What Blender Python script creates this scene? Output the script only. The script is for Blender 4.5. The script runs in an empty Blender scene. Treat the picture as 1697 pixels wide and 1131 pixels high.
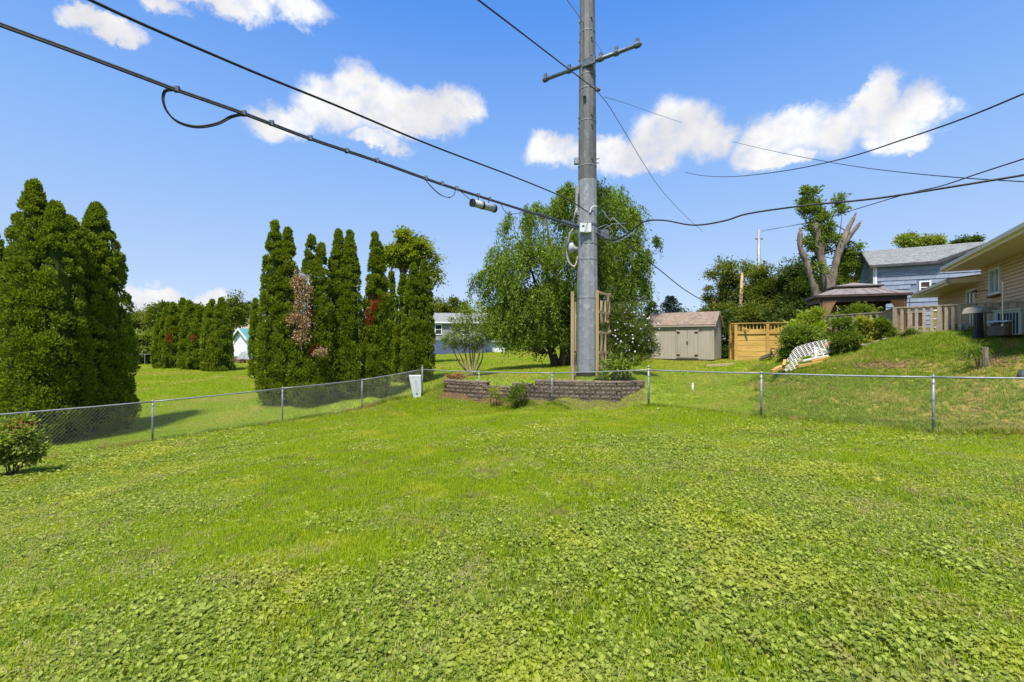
import bpy, math, random
import numpy as np
from mathutils import Vector, Matrix
from math import radians as R, sin, cos, pi
random.seed(7)
rng = np.random.default_rng(11)
scene = bpy.context.scene
C = scene.collection

# ------------------------------------------------------------------ camera, light, sky
CH = 1.7                      # height of the camera
FP = 760.0                    # focal length in photo pixels
cam_d = bpy.data.cameras.new('camera')
cam = bpy.data.objects.new('camera', cam_d); C.objects.link(cam)
cam.location = (0, 0, CH); cam.rotation_euler = (R(90), 0, 0)
cam_d.sensor_width = 36; cam_d.lens = FP/1697*36
cam_d.clip_start = 0.05; cam_d.clip_end = 3000
scene.camera = cam
scene.render.resolution_x = 1024; scene.render.resolution_y = 682
scene.view_settings.view_transform = 'Standard'
scene.view_settings.look = 'None'
scene.view_settings.exposure = 1.3
scene.view_settings.gamma = 1
scene.view_settings.use_curve_mapping = False
SUN_H = Vector((-0.27, -0.96, 0)).normalized()
SUN_EL = R(63)
SUN_DIR = Vector((SUN_H.x*cos(SUN_EL), SUN_H.y*cos(SUN_EL), sin(SUN_EL)))
sl = bpy.data.lights.new('sun', 'SUN'); sl.energy = 3.2; sl.angle = R(6); sl.color = (1, .95, .86)
so = bpy.data.objects.new('sun', sl); C.objects.link(so)
so.rotation_euler = SUN_DIR.to_track_quat('Z', 'Y').to_euler(); so.location = (0, 0, 40)

world = bpy.data.worlds.new('World'); scene.world = world; world.use_nodes = True
nt = world.node_tree; nt.nodes.clear()
def N(t, k, **kw):
    n = t.nodes.new(k)
    for a, b in kw.items(): setattr(n, a, b)
    return n
def mth(t, op, a, b=None, c=None, clamp=False):
    n = N(t, 'ShaderNodeMath', operation=op, use_clamp=clamp)
    for i, v in enumerate((a, b, c)):
        if v is None: continue
        if hasattr(v, 'links'): t.links.new(v, n.inputs[i])
        else: n.inputs[i].default_value = v
    return n.outputs[0]
def vmt(t, op, a, b=None, c=None):
    n = N(t, 'ShaderNodeVectorMath', operation=op)
    for i, v in enumerate((a, b, c)):
        if v is None: continue
        if hasattr(v, 'links'): t.links.new(v, n.inputs[i])
        else: n.inputs[i].default_value = v
    return n
def mixc(t, f, a, b, mode='MIX'):
    n = N(t, 'ShaderNodeMix', data_type='RGBA', blend_type=mode)
    for s, v in ((n.inputs[0], f), (n.inputs[6], a), (n.inputs[7], b)):
        if hasattr(v, 'links'): t.links.new(v, s)
        else: s.default_value = v if not isinstance(v, tuple) else (*v[:3], 1)
    return n.outputs[2]
def maprange(t, v, a, b, c=0., d=1., smooth=True):
    n = N(t, 'ShaderNodeMapRange', interpolation_type='SMOOTHSTEP' if smooth else 'LINEAR')
    t.links.new(v, n.inputs[0])
    for i, q in enumerate((a, b, c, d)): n.inputs[i+1].default_value = q
    return n.outputs[0]
def noise(t, vec, scale, detail=4, rough=.55, out=0):
    n = N(t, 'ShaderNodeTexNoise')
    if vec is not None: t.links.new(vec, n.inputs['Vector'])
    n.inputs['Scale'].default_value = scale; n.inputs['Detail'].default_value = detail
    n.inputs['Roughness'].default_value = rough
    return n.outputs[out]

def azel(px, py):
    dx = px-848.5
    return math.atan2(dx, FP), math.atan2(565-py, math.hypot(FP, dx))
SKYK = 2.25
def build_sky():
    t = nt
    sky = N(t, 'ShaderNodeTexSky', sky_type='NISHITA')
    sky.sun_disc = False; sky.sun_elevation = SUN_EL
    sky.sun_rotation = math.atan2(SUN_H.x, SUN_H.y)
    sky.air_density = 1.0; sky.dust_density = 0.6; sky.ozone_density = 2.0; sky.altitude = 200
    tc = N(t, 'ShaderNodeTexCoord')
    d = tc.outputs['Generated']
    sep = N(t, 'ShaderNodeSeparateXYZ'); t.links.new(d, sep.inputs[0])
    az = mth(t, 'ARCTAN2', sep.outputs[0], sep.outputs[1])
    el = mth(t, 'ARCSINE', sep.outputs[2])
    comb = N(t, 'ShaderNodeCombineXYZ'); t.links.new(az, comb.inputs[0]); t.links.new(el, comb.inputs[1])
    nz = noise(t, d, 4.2, 5, .55, 1)
    nz2 = noise(t, d, 17, 6, .68, 1)
    w = vmt(t, 'MULTIPLY_ADD', vmt(t, 'SUBTRACT', nz, (.5, .5, .5)).outputs[0], (.16, .10, 0), comb.outputs[0])
    w = vmt(t, 'MULTIPLY_ADD', vmt(t, 'SUBTRACT', nz2, (.5, .5, .5)).outputs[0], (.085, .07, 0), w.outputs[0])
    blobs = [(455,192,72,26),(545,172,66,44),(610,152,52,46),(690,182,74,36),(752,172,40,34),(650,200,95,24),(640,236,48,15),
             (925,240,50,26),(1000,240,60,26),(1105,205,60,50),(1168,218,48,36),(1060,245,75,26),
             (1262,240,55,40),(1335,215,62,38),(1400,215,60,44),(1438,165,30,50),(1492,190,62,48),(1500,235,50,22),(1300,268,55,14),
             (265,2,60,22),(370,2,85,26),(490,12,62,30),(178,42,62,20),
             (235,492,55,20),(350,500,42,12)]
    L = []
    for px, py, rx, ry in blobs:
        a, e = azel(px, py); a2, e2 = azel(px+rx, py); a3, e3 = azel(px, py-ry)
        L.append((a, e, abs(a2-a), abs(e3-e)))
    rr = random.Random(5)
    for k in range(22):       # the rest of the sky has fair-weather clouds as well
        a = rr.uniform(.95, 2*pi-.95); a = a if a < pi else a-2*pi
        e = rr.uniform(.12, .9)
        for q in range(3):
            L.append((a+rr.uniform(-.12, .12), e+rr.uniform(-.02, .03), rr.uniform(.05, .12), rr.uniform(.03, .06)))
    acc = None
    for a, e, sa, se in L:
        v = vmt(t, 'MULTIPLY_ADD', w.outputs[0], (1/sa, 1/se, 0), (-a/sa, -e/se, 0))
        l = vmt(t, 'LENGTH', v.outputs[0]).outputs[1]
        acc = l if acc is None else mth(t, 'SMOOTH_MIN', acc, l, .35)
    alpha = maprange(t, acc, 1.34, .62)
    fine = noise(t, d, 30, 5, .6)
    thin = mth(t, 'MULTIPLY', alpha, maprange(t, fine, .25, .6, .66, 1.0), clamp=True)
    # colour: nishita graded towards the clear saturated blue of the photograph
    ramp = N(t, 'ShaderNodeValToRGB'); e_ = ramp.color_ramp.elements
    cols = [(0.0, (.70, .83, 1.12)), (.10, (.53, .72, 1.10)), (.28, (.31, .59, 1.16)), (.48, (.10, .37, 1.10)), (1.0, (.035, .19, .80))]
    e_[0].position = 0; e_[0].color = (*[c*.8 for c in cols[0][1]], 1); e_[1].position = 1; e_[1].color = (*[c*.8 for c in cols[4][1]], 1)
    for p_, c_ in cols[1:4]:
        q_ = e_.new(p_); q_.color = (*[c*.8 for c in c_], 1)
    t.links.new(mth(t, 'DIVIDE', el, 1.3, clamp=True), ramp.inputs[0])
    grad = vmt(t, 'SCALE', ramp.outputs[0]); grad.inputs[3].default_value = SKYK/.8
    nis = vmt(t, 'SCALE', sky.outputs[0]); nis.inputs[3].default_value = .62
    base = mixc(t, .85, nis.outputs[0], grad.outputs[0])
    shade = noise(t, d, 7, 4, .5)
    ccol = mixc(t, maprange(t, shade, .35, .65), (2.15, 2.12, 2.22), (2.95, 2.92, 2.86))
    col = mixc(t, thin, base, ccol)
    bg = N(t, 'ShaderNodeBackground'); bg.inputs[1].default_value = 0.15
    t.links.new(col, bg.inputs[0])
    out = N(t, 'ShaderNodeOutputWorld'); t.links.new(bg.outputs[0], out.inputs[0])
build_sky()

# ------------------------------------------------------------------ helpers
def P(px, py, d):
    return Vector(((px-848.5)/FP*d, d, CH-(py-565)/FP*d))
ROOT = {}
def props(o, label=None, cat=None, group=None, kind=None):
    if label: o['label'] = label
    if cat: o['category'] = cat
    if group: o['group'] = group
    if kind: o['kind'] = kind
    return o
def thing(name, label, cat, loc, group=None):
    o = bpy.data.objects.new(name, None); C.objects.link(o)
    o.location = loc; o.empty_display_size = .3
    ROOT[o.name] = Vector(loc)
    return props(o, label, cat, group)
def smooth(pts, n=6):
    out = []
    for i in range(len(pts)-1):
        p0 = pts[max(i-1, 0)]; p1 = pts[i]; p2 = pts[i+1]; p3 = pts[min(i+2, len(pts)-1)]
        for k in range(n):
            t = k/n; out.append(.5*((2*p1)+(p2-p0)*t+(2*p0-5*p1+4*p2-p3)*t*t+(3*p1-p0-3*p2+p3)*t**3))
    out.append(pts[-1]); return out
class MB:
    def __init__(s): s.v = []; s.f = []
    def quad(s, a, b, c, d):
        n = len(s.v); s.v += [tuple(a), tuple(b), tuple(c), tuple(d)]; s.f.append((n, n+1, n+2, n+3)); return s
    def poly(s, pts):
        n = len(s.v); s.v += [tuple(p) for p in pts]; s.f.append(tuple(range(n, n+len(pts)))); return s
    def box(s, c, h, X=(1,0,0), Y=(0,1,0), Z=(0,0,1)):
        c = Vector(c); X = Vector(X)*h[0]; Y = Vector(Y)*h[1]; Z = Vector(Z)*h[2]
        n = len(s.v)
        for sz in (-1, 1):
            for sx, sy in ((-1,-1),(1,-1),(1,1),(-1,1)):
                s.v.append(tuple(c+X*sx+Y*sy+Z*sz))
        s.f += [(n+3,n+2,n+1,n),(n+4,n+5,n+6,n+7),(n,n+1,n+5,n+4),(n+1,n+2,n+6,n+5),(n+2,n+3,n+7,n+6),(n+3,n,n+4,n+7)]
        return s
    def beam(s, a, b, w, h, up=(0,0,1)):
        a = Vector(a); b = Vector(b); d = b-a; L = d.length; d.normalize()
        x = d.cross(Vector(up))
        if x.length < 1e-4: x = d.cross(Vector((0, 1, 0)))
        x.normalize(); u = x.cross(d).normalized()
        return s.box((a+b)/2, (w/2, L/2, h/2), x, d, u)
    def prism(s, poly, off):
        off = Vector(off); n = len(s.v); k = len(poly)
        s.v += [tuple(p) for p in poly]+[tuple(Vector(p)+off) for p in poly]
        s.f.append(tuple(range(n, n+k))); s.f.append(tuple(range(n+2*k-1, n+k-1, -1)))
        for i in range(k):
            j = (i+1) % k
            s.f.append((n+i, n+k+i, n+k+j, n+j))
        return s
    def tube(s, pts, rad, sides=8, cap=True):
        pts = [Vector(p) for p in pts]; m = len(pts)
        if not hasattr(rad, '__len__'): rad = [rad]*m
        n0 = len(s.v); ref = None
        for i, p in enumerate(pts):
            d = (pts[min(i+1, m-1)]-pts[max(i-1, 0)]).normalized()
            if ref is None:
                ref = d.cross(Vector((0, 0, 1)))
                if ref.length < .05: ref = Vector((1, 0, 0))
            x = (ref-d*ref.dot(d)).normalized(); ref = x; y = d.cross(x)
            for k in range(sides):
                a = 2*pi*k/sides
                s.v.append(tuple(p+(x*cos(a)+y*sin(a))*rad[i]))
        for i in range(m-1):
            for k in range(sides):
                a = n0+i*sides+k; b = n0+i*sides+(k+1) % sides
                s.f.append((a, b, b+sides, a+sides))
        if cap:
            s.f.append(tuple(range(n0+sides-1, n0-1, -1))); e = n0+(m-1)*sides
            s.f.append(tuple(range(e, e+sides)))
        return s
    def build(s, name, mat, parent=None, smooth=False, **kw):
        root = Vector((0, 0, 0)); p = parent
        while p is not None:
            if p.name in ROOT: root = ROOT[p.name]; break
            p = p.parent
        me = bpy.data.meshes.new(name)
        me.from_pydata([(a-root.x, b-root.y, c-root.z) for a, b, c in s.v], [], s.f)
        me.materials.append(mat)
        if smooth:
            me.polygons.foreach_set('use_smooth', [True]*len(me.polygons))
        o = bpy.data.objects.new(name, me); C.objects.link(o)
        if parent is not None: o.parent = parent
        return props(o, **kw)
def quads(name, V, mat, parent=None, tint=None, smooth=False, k=4, **kw):
    """V: (N*k,3) array, every k vertices one face"""
    root = np.zeros(3); p = parent
    while p is not None:
        if p.name in ROOT: root = np.array(ROOT[p.name]); break
        p = p.parent
    V = V-root
    n = len(V); nf = n//k
    me = bpy.data.meshes.new(name)
    me.vertices.add(n); me.vertices.foreach_set('co', V.astype(np.float32).ravel())
    me.loops.add(n); me.loops.foreach_set('vertex_index', np.arange(n, dtype=np.int32))
    me.polygons.add(nf)
    me.polygons.foreach_set('loop_start', np.arange(0, n, k, dtype=np.int32))
    me.polygons.foreach_set('loop_total', np.full(nf, k, dtype=np.int32))
    me.update(calc_edges=True)
    if tint is not None:
        at = me.attributes.new('tint', 'FLOAT', 'POINT')
        at.data.foreach_set('value', np.repeat(tint, k).astype(np.float32))
    me.materials.append(mat)
    o = bpy.data.objects.new(name, me); C.objects.link(o)
    if parent is not None: o.parent = parent
    return props(o, **kw)
def unit(a): return a/np.maximum(np.linalg.norm(a, axis=-1, keepdims=True), 1e-9)
def rdirs(n): return unit(rng.normal(size=(n, 3)))
def leaf_cards(pos, dr, nrm, ln, wd, fold=.18):
    """kite shaped leaves folded a little along the rib; one quad each"""
    dr = unit(dr); sd = unit(np.cross(dr, nrm)); nn = unit(np.cross(sd, dr))
    ln = np.asarray(ln)[:, None]; wd = np.asarray(wd)[:, None]
    a = pos; b = pos+dr*ln*.45+sd*wd*.5+nn*wd*fold; c = pos+dr*ln; d = pos+dr*ln*.45-sd*wd*.5+nn*wd*fold
    return np.stack([a, b, c, d], 1).reshape(-1, 3)
_perm = rng.random((256, 256))
def vnoise(x, y, s=1.0, oct=4):
    x = np.asarray(x, float)*s+1000.3; y = np.asarray(y, float)*s+1000.7
    out = 0; amp = 1; tot = 0
    for o in range(oct):
        xi = np.floor(x).astype(int); yi = np.floor(y).astype(int); fx = x-xi; fy = y-yi
        fx = fx*fx*(3-2*fx); fy = fy*fy*(3-2*fy)
        g = lambda a, b: _perm[a % 256, b % 256]
        out = out+amp*((g(xi, yi)*(1-fx)+g(xi+1, yi)*fx)*(1-fy)+(g(xi, yi+1)*(1-fx)+g(xi+1, yi+1)*fx)*fy)
        tot += amp; amp *= .5; x = x*2.03+17; y = y*2.03+31
    return out/tot

# ------------------------------------------------------------------ materials
def mat(name, c1, c2=None, scale=6., rough=.75, bump=0., bscale=40., spec=.3, metal=0., stretch=None, contrast=(.35, .65), rand=0., c3=None, s3=1.5, hue=None):
    m = bpy.data.materials.new(name); m.use_nodes = True; t = m.node_tree
    b = t.nodes['Principled BSDF']
    tc = N(t, 'ShaderNodeTexCoord'); v = tc.outputs['Object']
    if stretch:
        v = vmt(t, 'MULTIPLY', v, stretch).outputs[0]
    col = None
    if c2:
        n = noise(t, v, scale, 5, .6)
        col = mixc(t, maprange(t, n, contrast[0], contrast[1]), c1, c2)
    if c3:
        n = noise(t, v, s3, 5, .65)
        col = mixc(t, maprange(t, n, .52, .68, 0, .8), col if col else c1, c3)
    if rand:
        oi = N(t, 'ShaderNodeObjectInfo')
        f = mth(t, 'MULTIPLY_ADD', oi.outputs['Random'], 2*rand, 1-rand)
        cc = N(t, 'ShaderNodeCombineColor')
        for i in range(3): t.links.new(f, cc.inputs[i])
        col = mixc(t, 1., col if col else c1, cc.outputs[0], 'MULTIPLY')
    if col: t.links.new(col, b.inputs['Base Color'])
    else: b.inputs['Base Color'].default_value = (*c1, 1)
    b.inputs['Roughness'].default_value = rough; b.inputs['Metallic'].default_value = metal
    b.inputs['Specular IOR Level'].default_value = spec
    if bump:
        n2 = noise(t, v, bscale, 4, .6)
        bp = N(t, 'ShaderNodeBump'); bp.inputs['Strength'].default_value = bump; bp.inputs['Distance'].default_value = .02
        t.links.new(n2, bp.inputs['Height']); t.links.new(bp.outputs[0], b.inputs['Normal'])
    return m
def leafmat(name, ca, cb, trans=.3, patch=None, pscale=.6, rough=.55, attr=True, cc=None, spec=.25, prange=(.45, .62)):
    m = bpy.data.materials.new(name); m.use_nodes = True; t = m.node_tree
    b = t.nodes['Principled BSDF']
    if attr:
        a = N(t, 'ShaderNodeAttribute', attribute_name='tint'); f = a.outputs['Fac']
    else:
        f = N(t, 'ShaderNodeObjectInfo').outputs['Random']
    col = mixc(t, f, ca, cb)
    g = N(t, 'ShaderNodeNewGeometry')
    if patch:
        n = noise(t, g.outputs['Position'], pscale, 4, .6)
        col = mixc(t, maprange(t, n, prange[0], prange[1], 0, .85), col, patch)
    if cc:
        n = noise(t, g.outputs['Position'], pscale*2.7, 3, .6)
        col = mixc(t, maprange(t, n, .56, .70, 0, .9), col, cc)
    t.links.new(col, b.inputs['Base Color']); b.inputs['Roughness'].default_value = rough
    b.inputs['Specular IOR Level'].default_value = spec
    tr = N(t, 'ShaderNodeBsdfTranslucent')
    tcol = mixc(t, 1., col, (1.25, 1.35, .55), 'MULTIPLY'); t.links.new(tcol, tr.inputs[0])
    mx = N(t, 'ShaderNodeMixShader'); mx.inputs[0].default_value = trans
    t.links.new(b.outputs[0], mx.inputs[1]); t.links.new(tr.outputs[0], mx.inputs[2])
    t.links.new(mx.outputs[0], t.nodes['Material Output'].inputs[0])
    return m
M = {}
M['galv'] = mat('galvanised_steel', (.30,.315,.32), (.22,.235,.24), 9, .55, spec=.35, metal=.3)
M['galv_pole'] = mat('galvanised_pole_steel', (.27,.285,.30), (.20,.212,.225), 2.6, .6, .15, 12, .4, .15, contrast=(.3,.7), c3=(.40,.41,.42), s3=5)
M['galv_upper'] = mat('darker_upper_pole_steel', (.155,.155,.155), (.115,.113,.112), 1.8, .65, .15, 12, .3, .15, contrast=(.3,.7), c3=(.20,.20,.20), s3=4)  # upper shaft, darker than the steel below
M['wire'] = mat('fence_wire', (.30,.31,.26), rough=.55, metal=.1)
M['dark_metal'] = mat('weathered_dark_steel', (.09,.11,.14), (.16,.18,.20), 12, .5, metal=.4)
M['black'] = mat('black_rubber', (.016,.016,.018), (.035,.035,.035), 15, .55)
M['white_plastic'] = mat('white_plastic', (.72,.73,.72), (.60,.61,.60), 6, .5)
M['grey_plastic'] = mat('grey_plastic', (.42,.43,.43), (.33,.34,.34), 6, .5)
M['coil'] = mat('aged_coil_cable', (.42,.40,.34), (.34,.32,.27), 6, .6)
M['pedestal'] = mat('pale_painted_metal', (.40,.44,.455), (.47,.505,.515), 4, .5)
M['block'] = mat('retaining_block', (.080,.058,.044), (.180,.136,.106), 7, .95, .9, 16, .1, rand=.25, c3=(.05,.04,.036), s3=9)
M['cap'] = mat('retaining_cap_block', (.25,.195,.15), (.16,.125,.10), 8, .95, .6, 22, .1, rand=.15)
M['treated'] = mat('treated_lumber', (.42,.31,.17), (.32,.24,.14), 5, .8, .25, 30, .2, stretch=(1,1,.12), rand=.12)
M['yellow_wood'] = mat('new_yellow_pine', (.56,.36,.105), (.45,.27,.07), 4, .7, .2, 30, .25, stretch=(.3,.3,1.6), rand=.14, c3=(.42,.20,.05), s3=5)
M['grey_wood'] = mat('weathered_deck_wood', (.43,.34,.235), (.33,.265,.185), 6, .85, .3, 30, .1, rand=.16)
M['bark'] = mat('bark', (.10,.075,.055), (.05,.038,.03), 9, .95, .8, 22, .1, stretch=(1,1,.25))
M['bark_pale'] = mat('dead_bare_trunk', (.23,.195,.155), (.13,.108,.085), 5, .9, 1.0, 9, .1, stretch=(1,1,.2), c3=(.09,.065,.05), s3=2.2)
M['bark_dead'] = mat('dead_grey_stem', (.30,.22,.17), (.20,.14,.10), 12, .9)
M['blue_shingle'] = mat('blue_grey_siding', (.235,.275,.355), (.185,.22,.295), 1.6, .75, .2, 40, .2, rand=.13, stretch=(1,1,2.5), c3=(.35,.375,.42), s3=2.2)
M['blue_wall'] = mat('blue_grey_wall', (.17,.215,.31), (.14,.18,.27), 3, .8)
M['beige'] = mat('beige_vinyl_siding', (.66,.46,.28), (.60,.42,.255), 3, .6, rand=.03)
M['beige_shed'] = mat('shed_paint', (.38,.335,.265), (.345,.30,.24), 3, .75, .12, 40, rand=.05, stretch=(1,1,.2))
M['shed_trim'] = mat('shed_trim_paint', (.36,.315,.25), (.33,.285,.22), 3, .75)
M['soffit'] = mat('soffit_vinyl', (.76,.58,.41), (.72,.55,.39), 3, .6)
M['white_trim'] = mat('white_trim', (.74,.74,.72), (.66,.66,.65), 5, .5)
M['cream_trim'] = mat('cream_fascia', (.80,.67,.50), (.74,.62,.46), 5, .5)
M['roof_grey'] = mat('grey_green_shingles', (.235,.25,.24), (.155,.165,.165), 3.2, .95, .5, 20, .05, contrast=(.3,.7), c3=(.36,.36,.35), s3=7)
M['roof_brown'] = mat('brown_shed_shingles', (.27,.20,.15), (.19,.145,.115), 4, .95, .6, 20, .05, c3=(.31,.27,.235), s3=6)
M['roof_dark'] = mat('dark_asphalt_roof', (.10,.10,.105), (.15,.15,.15), 4, .95)
M['roof_teal'] = mat('teal_metal_roof', (.07,.24,.22), (.09,.29,.27), 4, .5)
M['roof_tan'] = mat('tan_roof', (.34,.28,.21), (.28,.235,.18), 4, .9)
M['fascia_dark'] = mat('dark_fascia', (.045,.045,.055), (.08,.08,.09), 6, .7)
M['white_wall'] = mat('white_wall', (.74,.76,.80), (.68,.70,.74), 3, .7)
M['grey_wall'] = mat('grey_wall', (.27,.275,.28), (.23,.235,.24), 3, .8)
M['navy_wall'] = mat('navy_wall', (.075,.095,.17), (.09,.11,.19), 3, .8)
M['glass'] = mat('window_glass', (.035,.042,.05), rough=.08, spec=.9)
M['glass_blue'] = mat('painted_sky_glass', (.20,.26,.36), (.30,.37,.48), 1.5, .08, spec=.9)  # bluish sky reflection painted into the pane colour
M['glass_warm'] = mat('curtained_glass', (.30,.26,.13), (.20,.18,.10), 3, .15, spec=.8)
M['screen_dark'] = mat('dark_window_screen', (.05,.03,.028), (.08,.045,.04), 3, .5)
M['gazebo_roof'] = mat('bronze_metal_roof', (.22,.19,.17), (.175,.15,.135), 3, .5, spec=.5)
M['gazebo_dark'] = mat('dark_bronze_frame', (.055,.035,.028), (.08,.05,.04), 4, .5)
M['curtain'] = mat('tan_curtain_cloth', (.44,.29,.165), (.30,.195,.115), 5, .85, stretch=(6,6,.3))
M['lattice'] = mat('white_vinyl_lattice', (.72,.71,.68), (.60,.58,.54), 8, .6, rand=.06)
M['orange'] = mat('orange_plastic', (.62,.12,.05), rough=.6)
M['mulch'] = mat('wood_debris', (.20,.11,.065), (.33,.22,.14), 12, .95, .5, 20)
M['ac'] = mat('ac_cabinet', (.33,.38,.35), (.30,.35,.32), 5, .5)
M['brown_box'] = mat('brown_fabric_cover', (.135,.10,.075), (.10,.075,.055), 5, .85)
M['canopy'] = mat('taupe_canopy_cloth', (.27,.25,.205), (.22,.20,.165), 8, .9, spec=.1)
M['tarp'] = mat('grey_tarp', (.30,.34,.40), (.55,.57,.58), 6, .6)
M['rust'] = mat('rusty_frame', (.16,.07,.04), (.10,.05,.035), 9, .8)
M['dirt'] = mat('bare_soil', (.16,.10,.06), (.09,.06,.04), 9, .95)
M['petal'] = mat('lilac_white_petals', (.70,.60,.72), (.80,.76,.80), 9, .7)
# foliage
M['arb'] = leafmat('arborvitae_foliage', (.080,.122,.008), (.27,.335,.022), .36, patch=(.19,.235,.014), pscale=.9)
M['arb_dead'] = leafmat('dead_arborvitae_foliage', (.27,.155,.07), (.43,.31,.17), .2)
M['arb_rust'] = leafmat('rust_brown_foliage', (.26,.075,.025), (.34,.13,.045), .2)
M['weep'] = leafmat('weeping_foliage', (.085,.145,.014), (.25,.34,.034), .42, patch=(.10,.16,.014), pscale=.35)
M['maple'] = leafmat('bright_broadleaf', (.115,.155,.014), (.29,.33,.030), .42, patch=(.34,.36,.035), pscale=.5, prange=(.5,.7))
M['oak'] = leafmat('olive_broadleaf', (.075,.105,.012), (.20,.225,.028), .36, patch=(.19,.19,.028), pscale=.25, prange=(.5,.66))
M['darkleaf'] = leafmat('dark_green_foliage', (.040,.072,.012), (.12,.16,.026), .3)
M['bluegreen'] = leafmat('far_grey_foliage', (.05,.065,.05), (.085,.10,.07), .2)
M['lime'] = leafmat('lime_foliage', (.20,.27,.02), (.36,.43,.05), .42)
M['willow'] = leafmat('pale_shrub_foliage', (.14,.19,.030), (.31,.36,.07), .38)
M['bushgreen'] = leafmat('shrub_foliage', (.085,.135,.016), (.22,.29,.035), .38)
M['yellowshrub'] = leafmat('yellow_green_foliage', (.22,.25,.03), (.42,.42,.06), .38)
M['althea'] = leafmat('rose_of_sharon_foliage', (.065,.095,.018), (.17,.20,.04), .32)
M['red'] = leafmat('copper_foliage', (.10,.025,.02), (.19,.05,.035), .3)
M['spruce'] = leafmat('blue_spruce_foliage', (.025,.05,.035), (.06,.095,.07), .15)

# ------------------------------------------------------------------ terrain
WALLP = [(-3.15,21.5),(-2.6,21.05),(-2.0,20.65),(-1.3,20.3),(-.6,19.95),(0,19.65),(.6,19.35),(1.65,18.95),(3.0,18.6),(4.2,18.45),(5.19,18.7)]
def _ctrl():
    c = []
    px = lambda *a: c.append(tuple(P(*a)))
    for w in [(0,0,0),(0,-12,.3),(-12,-8,-.6),(14,-8,.6),(0,2.3,.0),(-3,2.5,-.12),(3,2.5,.04),(0,5,-.13),(-4,5,-.42),(4,5,-.1),(-8,7,-.95),(8,6,-.05),
              (0,9,-.36),(0,14,-.60),(4,10,-.33),(-5,11,-.85),(11.5,7.7,-.2),(14.5,4.8,-.05),(-13.2,9.6,-1.3),(-16,5,-1.25)]: c.append(w)
    for a in [(253,733,13.6),(468,701,16.92),(600,678,19.9),(700,652,22.5),(794,661,20.6),(915,669,18.2),(1075,675,15.2),(1262,693,12.36),(1547,718,9.97)]: px(*a)
    for a in [(100,733,13.6),(180,712,15.6),(457,671,19.6),(520,672,19.8),(578,660,20.8),(622,657,21.3),(690,634,25.3),(300,645,27),(320,611,38),(230,604,45),
              (395,599,52),(500,600,48),(760,587,55),(781,624,23),(860,597,38),(820,594,42),(935,608,26),(1000,603,31),
              (1050,606,25),(1072,596,27),(1183,599,25),(1130,597,30),(1214,598,25),(1275,595,24.5),(1148,650,18.5),(1240,598,29),(1160,640,20),(1160,668,16.5),
              (1262,645,17),(1262,612,21.5),(1300,618,17.5),(1340,602,18.5),(1400,592,17.5),(1390,560,22),(1450,580,17),(1480,556,19),
              (1400,655,13.2),(1400,628,14.8),(1547,655,12.1),(1547,615,13.4),(1547,578,14.6),(1547,555,15.8),(1620,556,15.2),(1697,556,14),(1697,600,11.6),(1697,660,10.2),(1640,640,11.2),
              (1600,553,22),(1697,553,24),(1400,556,30),(1600,552,35),(1300,575,32),(1200,585,38),(2000,560,12),(2100,560,20)]: px(*a)
    for x, y in WALLP:       # terrain below and above the retaining wall
        g = 2.64 if x > -2 else 2.52
        if x > 4.5: g = 2.15
        c.append((x-.10+(.1 if x > 3.5 else 0), y-.30, CH-g))
        t = 1.74 if x > .7 else (1.92 if x < -1.0 else 2.08)
        if x > 4.5: t = 1.6
        c.append((x+.12, y+.42, CH-t))
    for x, y, g in [(3.3,20.4,1.60),(1.2,21,1.66),(-1.5,22.5,1.82),(5.0,20.4,1.5)]: c.append((x, y, CH-g))
    for a in range(0, 360, 24):
        for r in (110, 420):
            x = r*sin(R(a)); y = r*cos(R(a))
            z = -.7+(1.6 if x > 20 else 0)*(r < 300)
            c.append((x, y, z))
    return np.array(c)
CT = _ctrl()
def _K(r): return np.sqrt(r*r+.03)
_d = np.linalg.norm(CT[:, None, :2]-CT[None, :, :2], axis=2)
_n = len(CT)
_A = np.zeros((_n+3, _n+3)); _A[:_n, :_n] = -_K(_d)+np.eye(_n)*.01
_A[:_n, _n] = 1; _A[:_n, _n+1:] = CT[:, :2]/100; _A[_n:, :_n] = _A[:_n, _n:].T
_w = np.linalg.solve(_A, np.concatenate([CT[:, 2], np.zeros(3)]))
def H(x, y):
    x = np.atleast_1d(np.asarray(x, float)); y = np.atleast_1d(np.asarray(y, float))
    out = np.empty(x.shape).ravel(); xf = x.ravel(); yf = y.ravel()
    for i in range(0, len(xf), 20000):
        q = np.stack([xf[i:i+20000], yf[i:i+20000]], 1)
        r = np.sqrt(((q[:, None]-CT[None, :, :2])**2).sum(2))
        out[i:i+20000] = -_K(r)@_w[:_n]+_w[_n]+q@_w[_n+1:]/100
    out = out+(vnoise(xf, yf, .55, 3)-.5)*.07
    return out.reshape(x.shape)
def h(x, y): return float(H(x, y)[0])
def proj(x, y, z): return 848.5+FP*x/np.maximum(y, .01), 565-FP*(z-CH)/np.maximum(y, .01)

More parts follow.
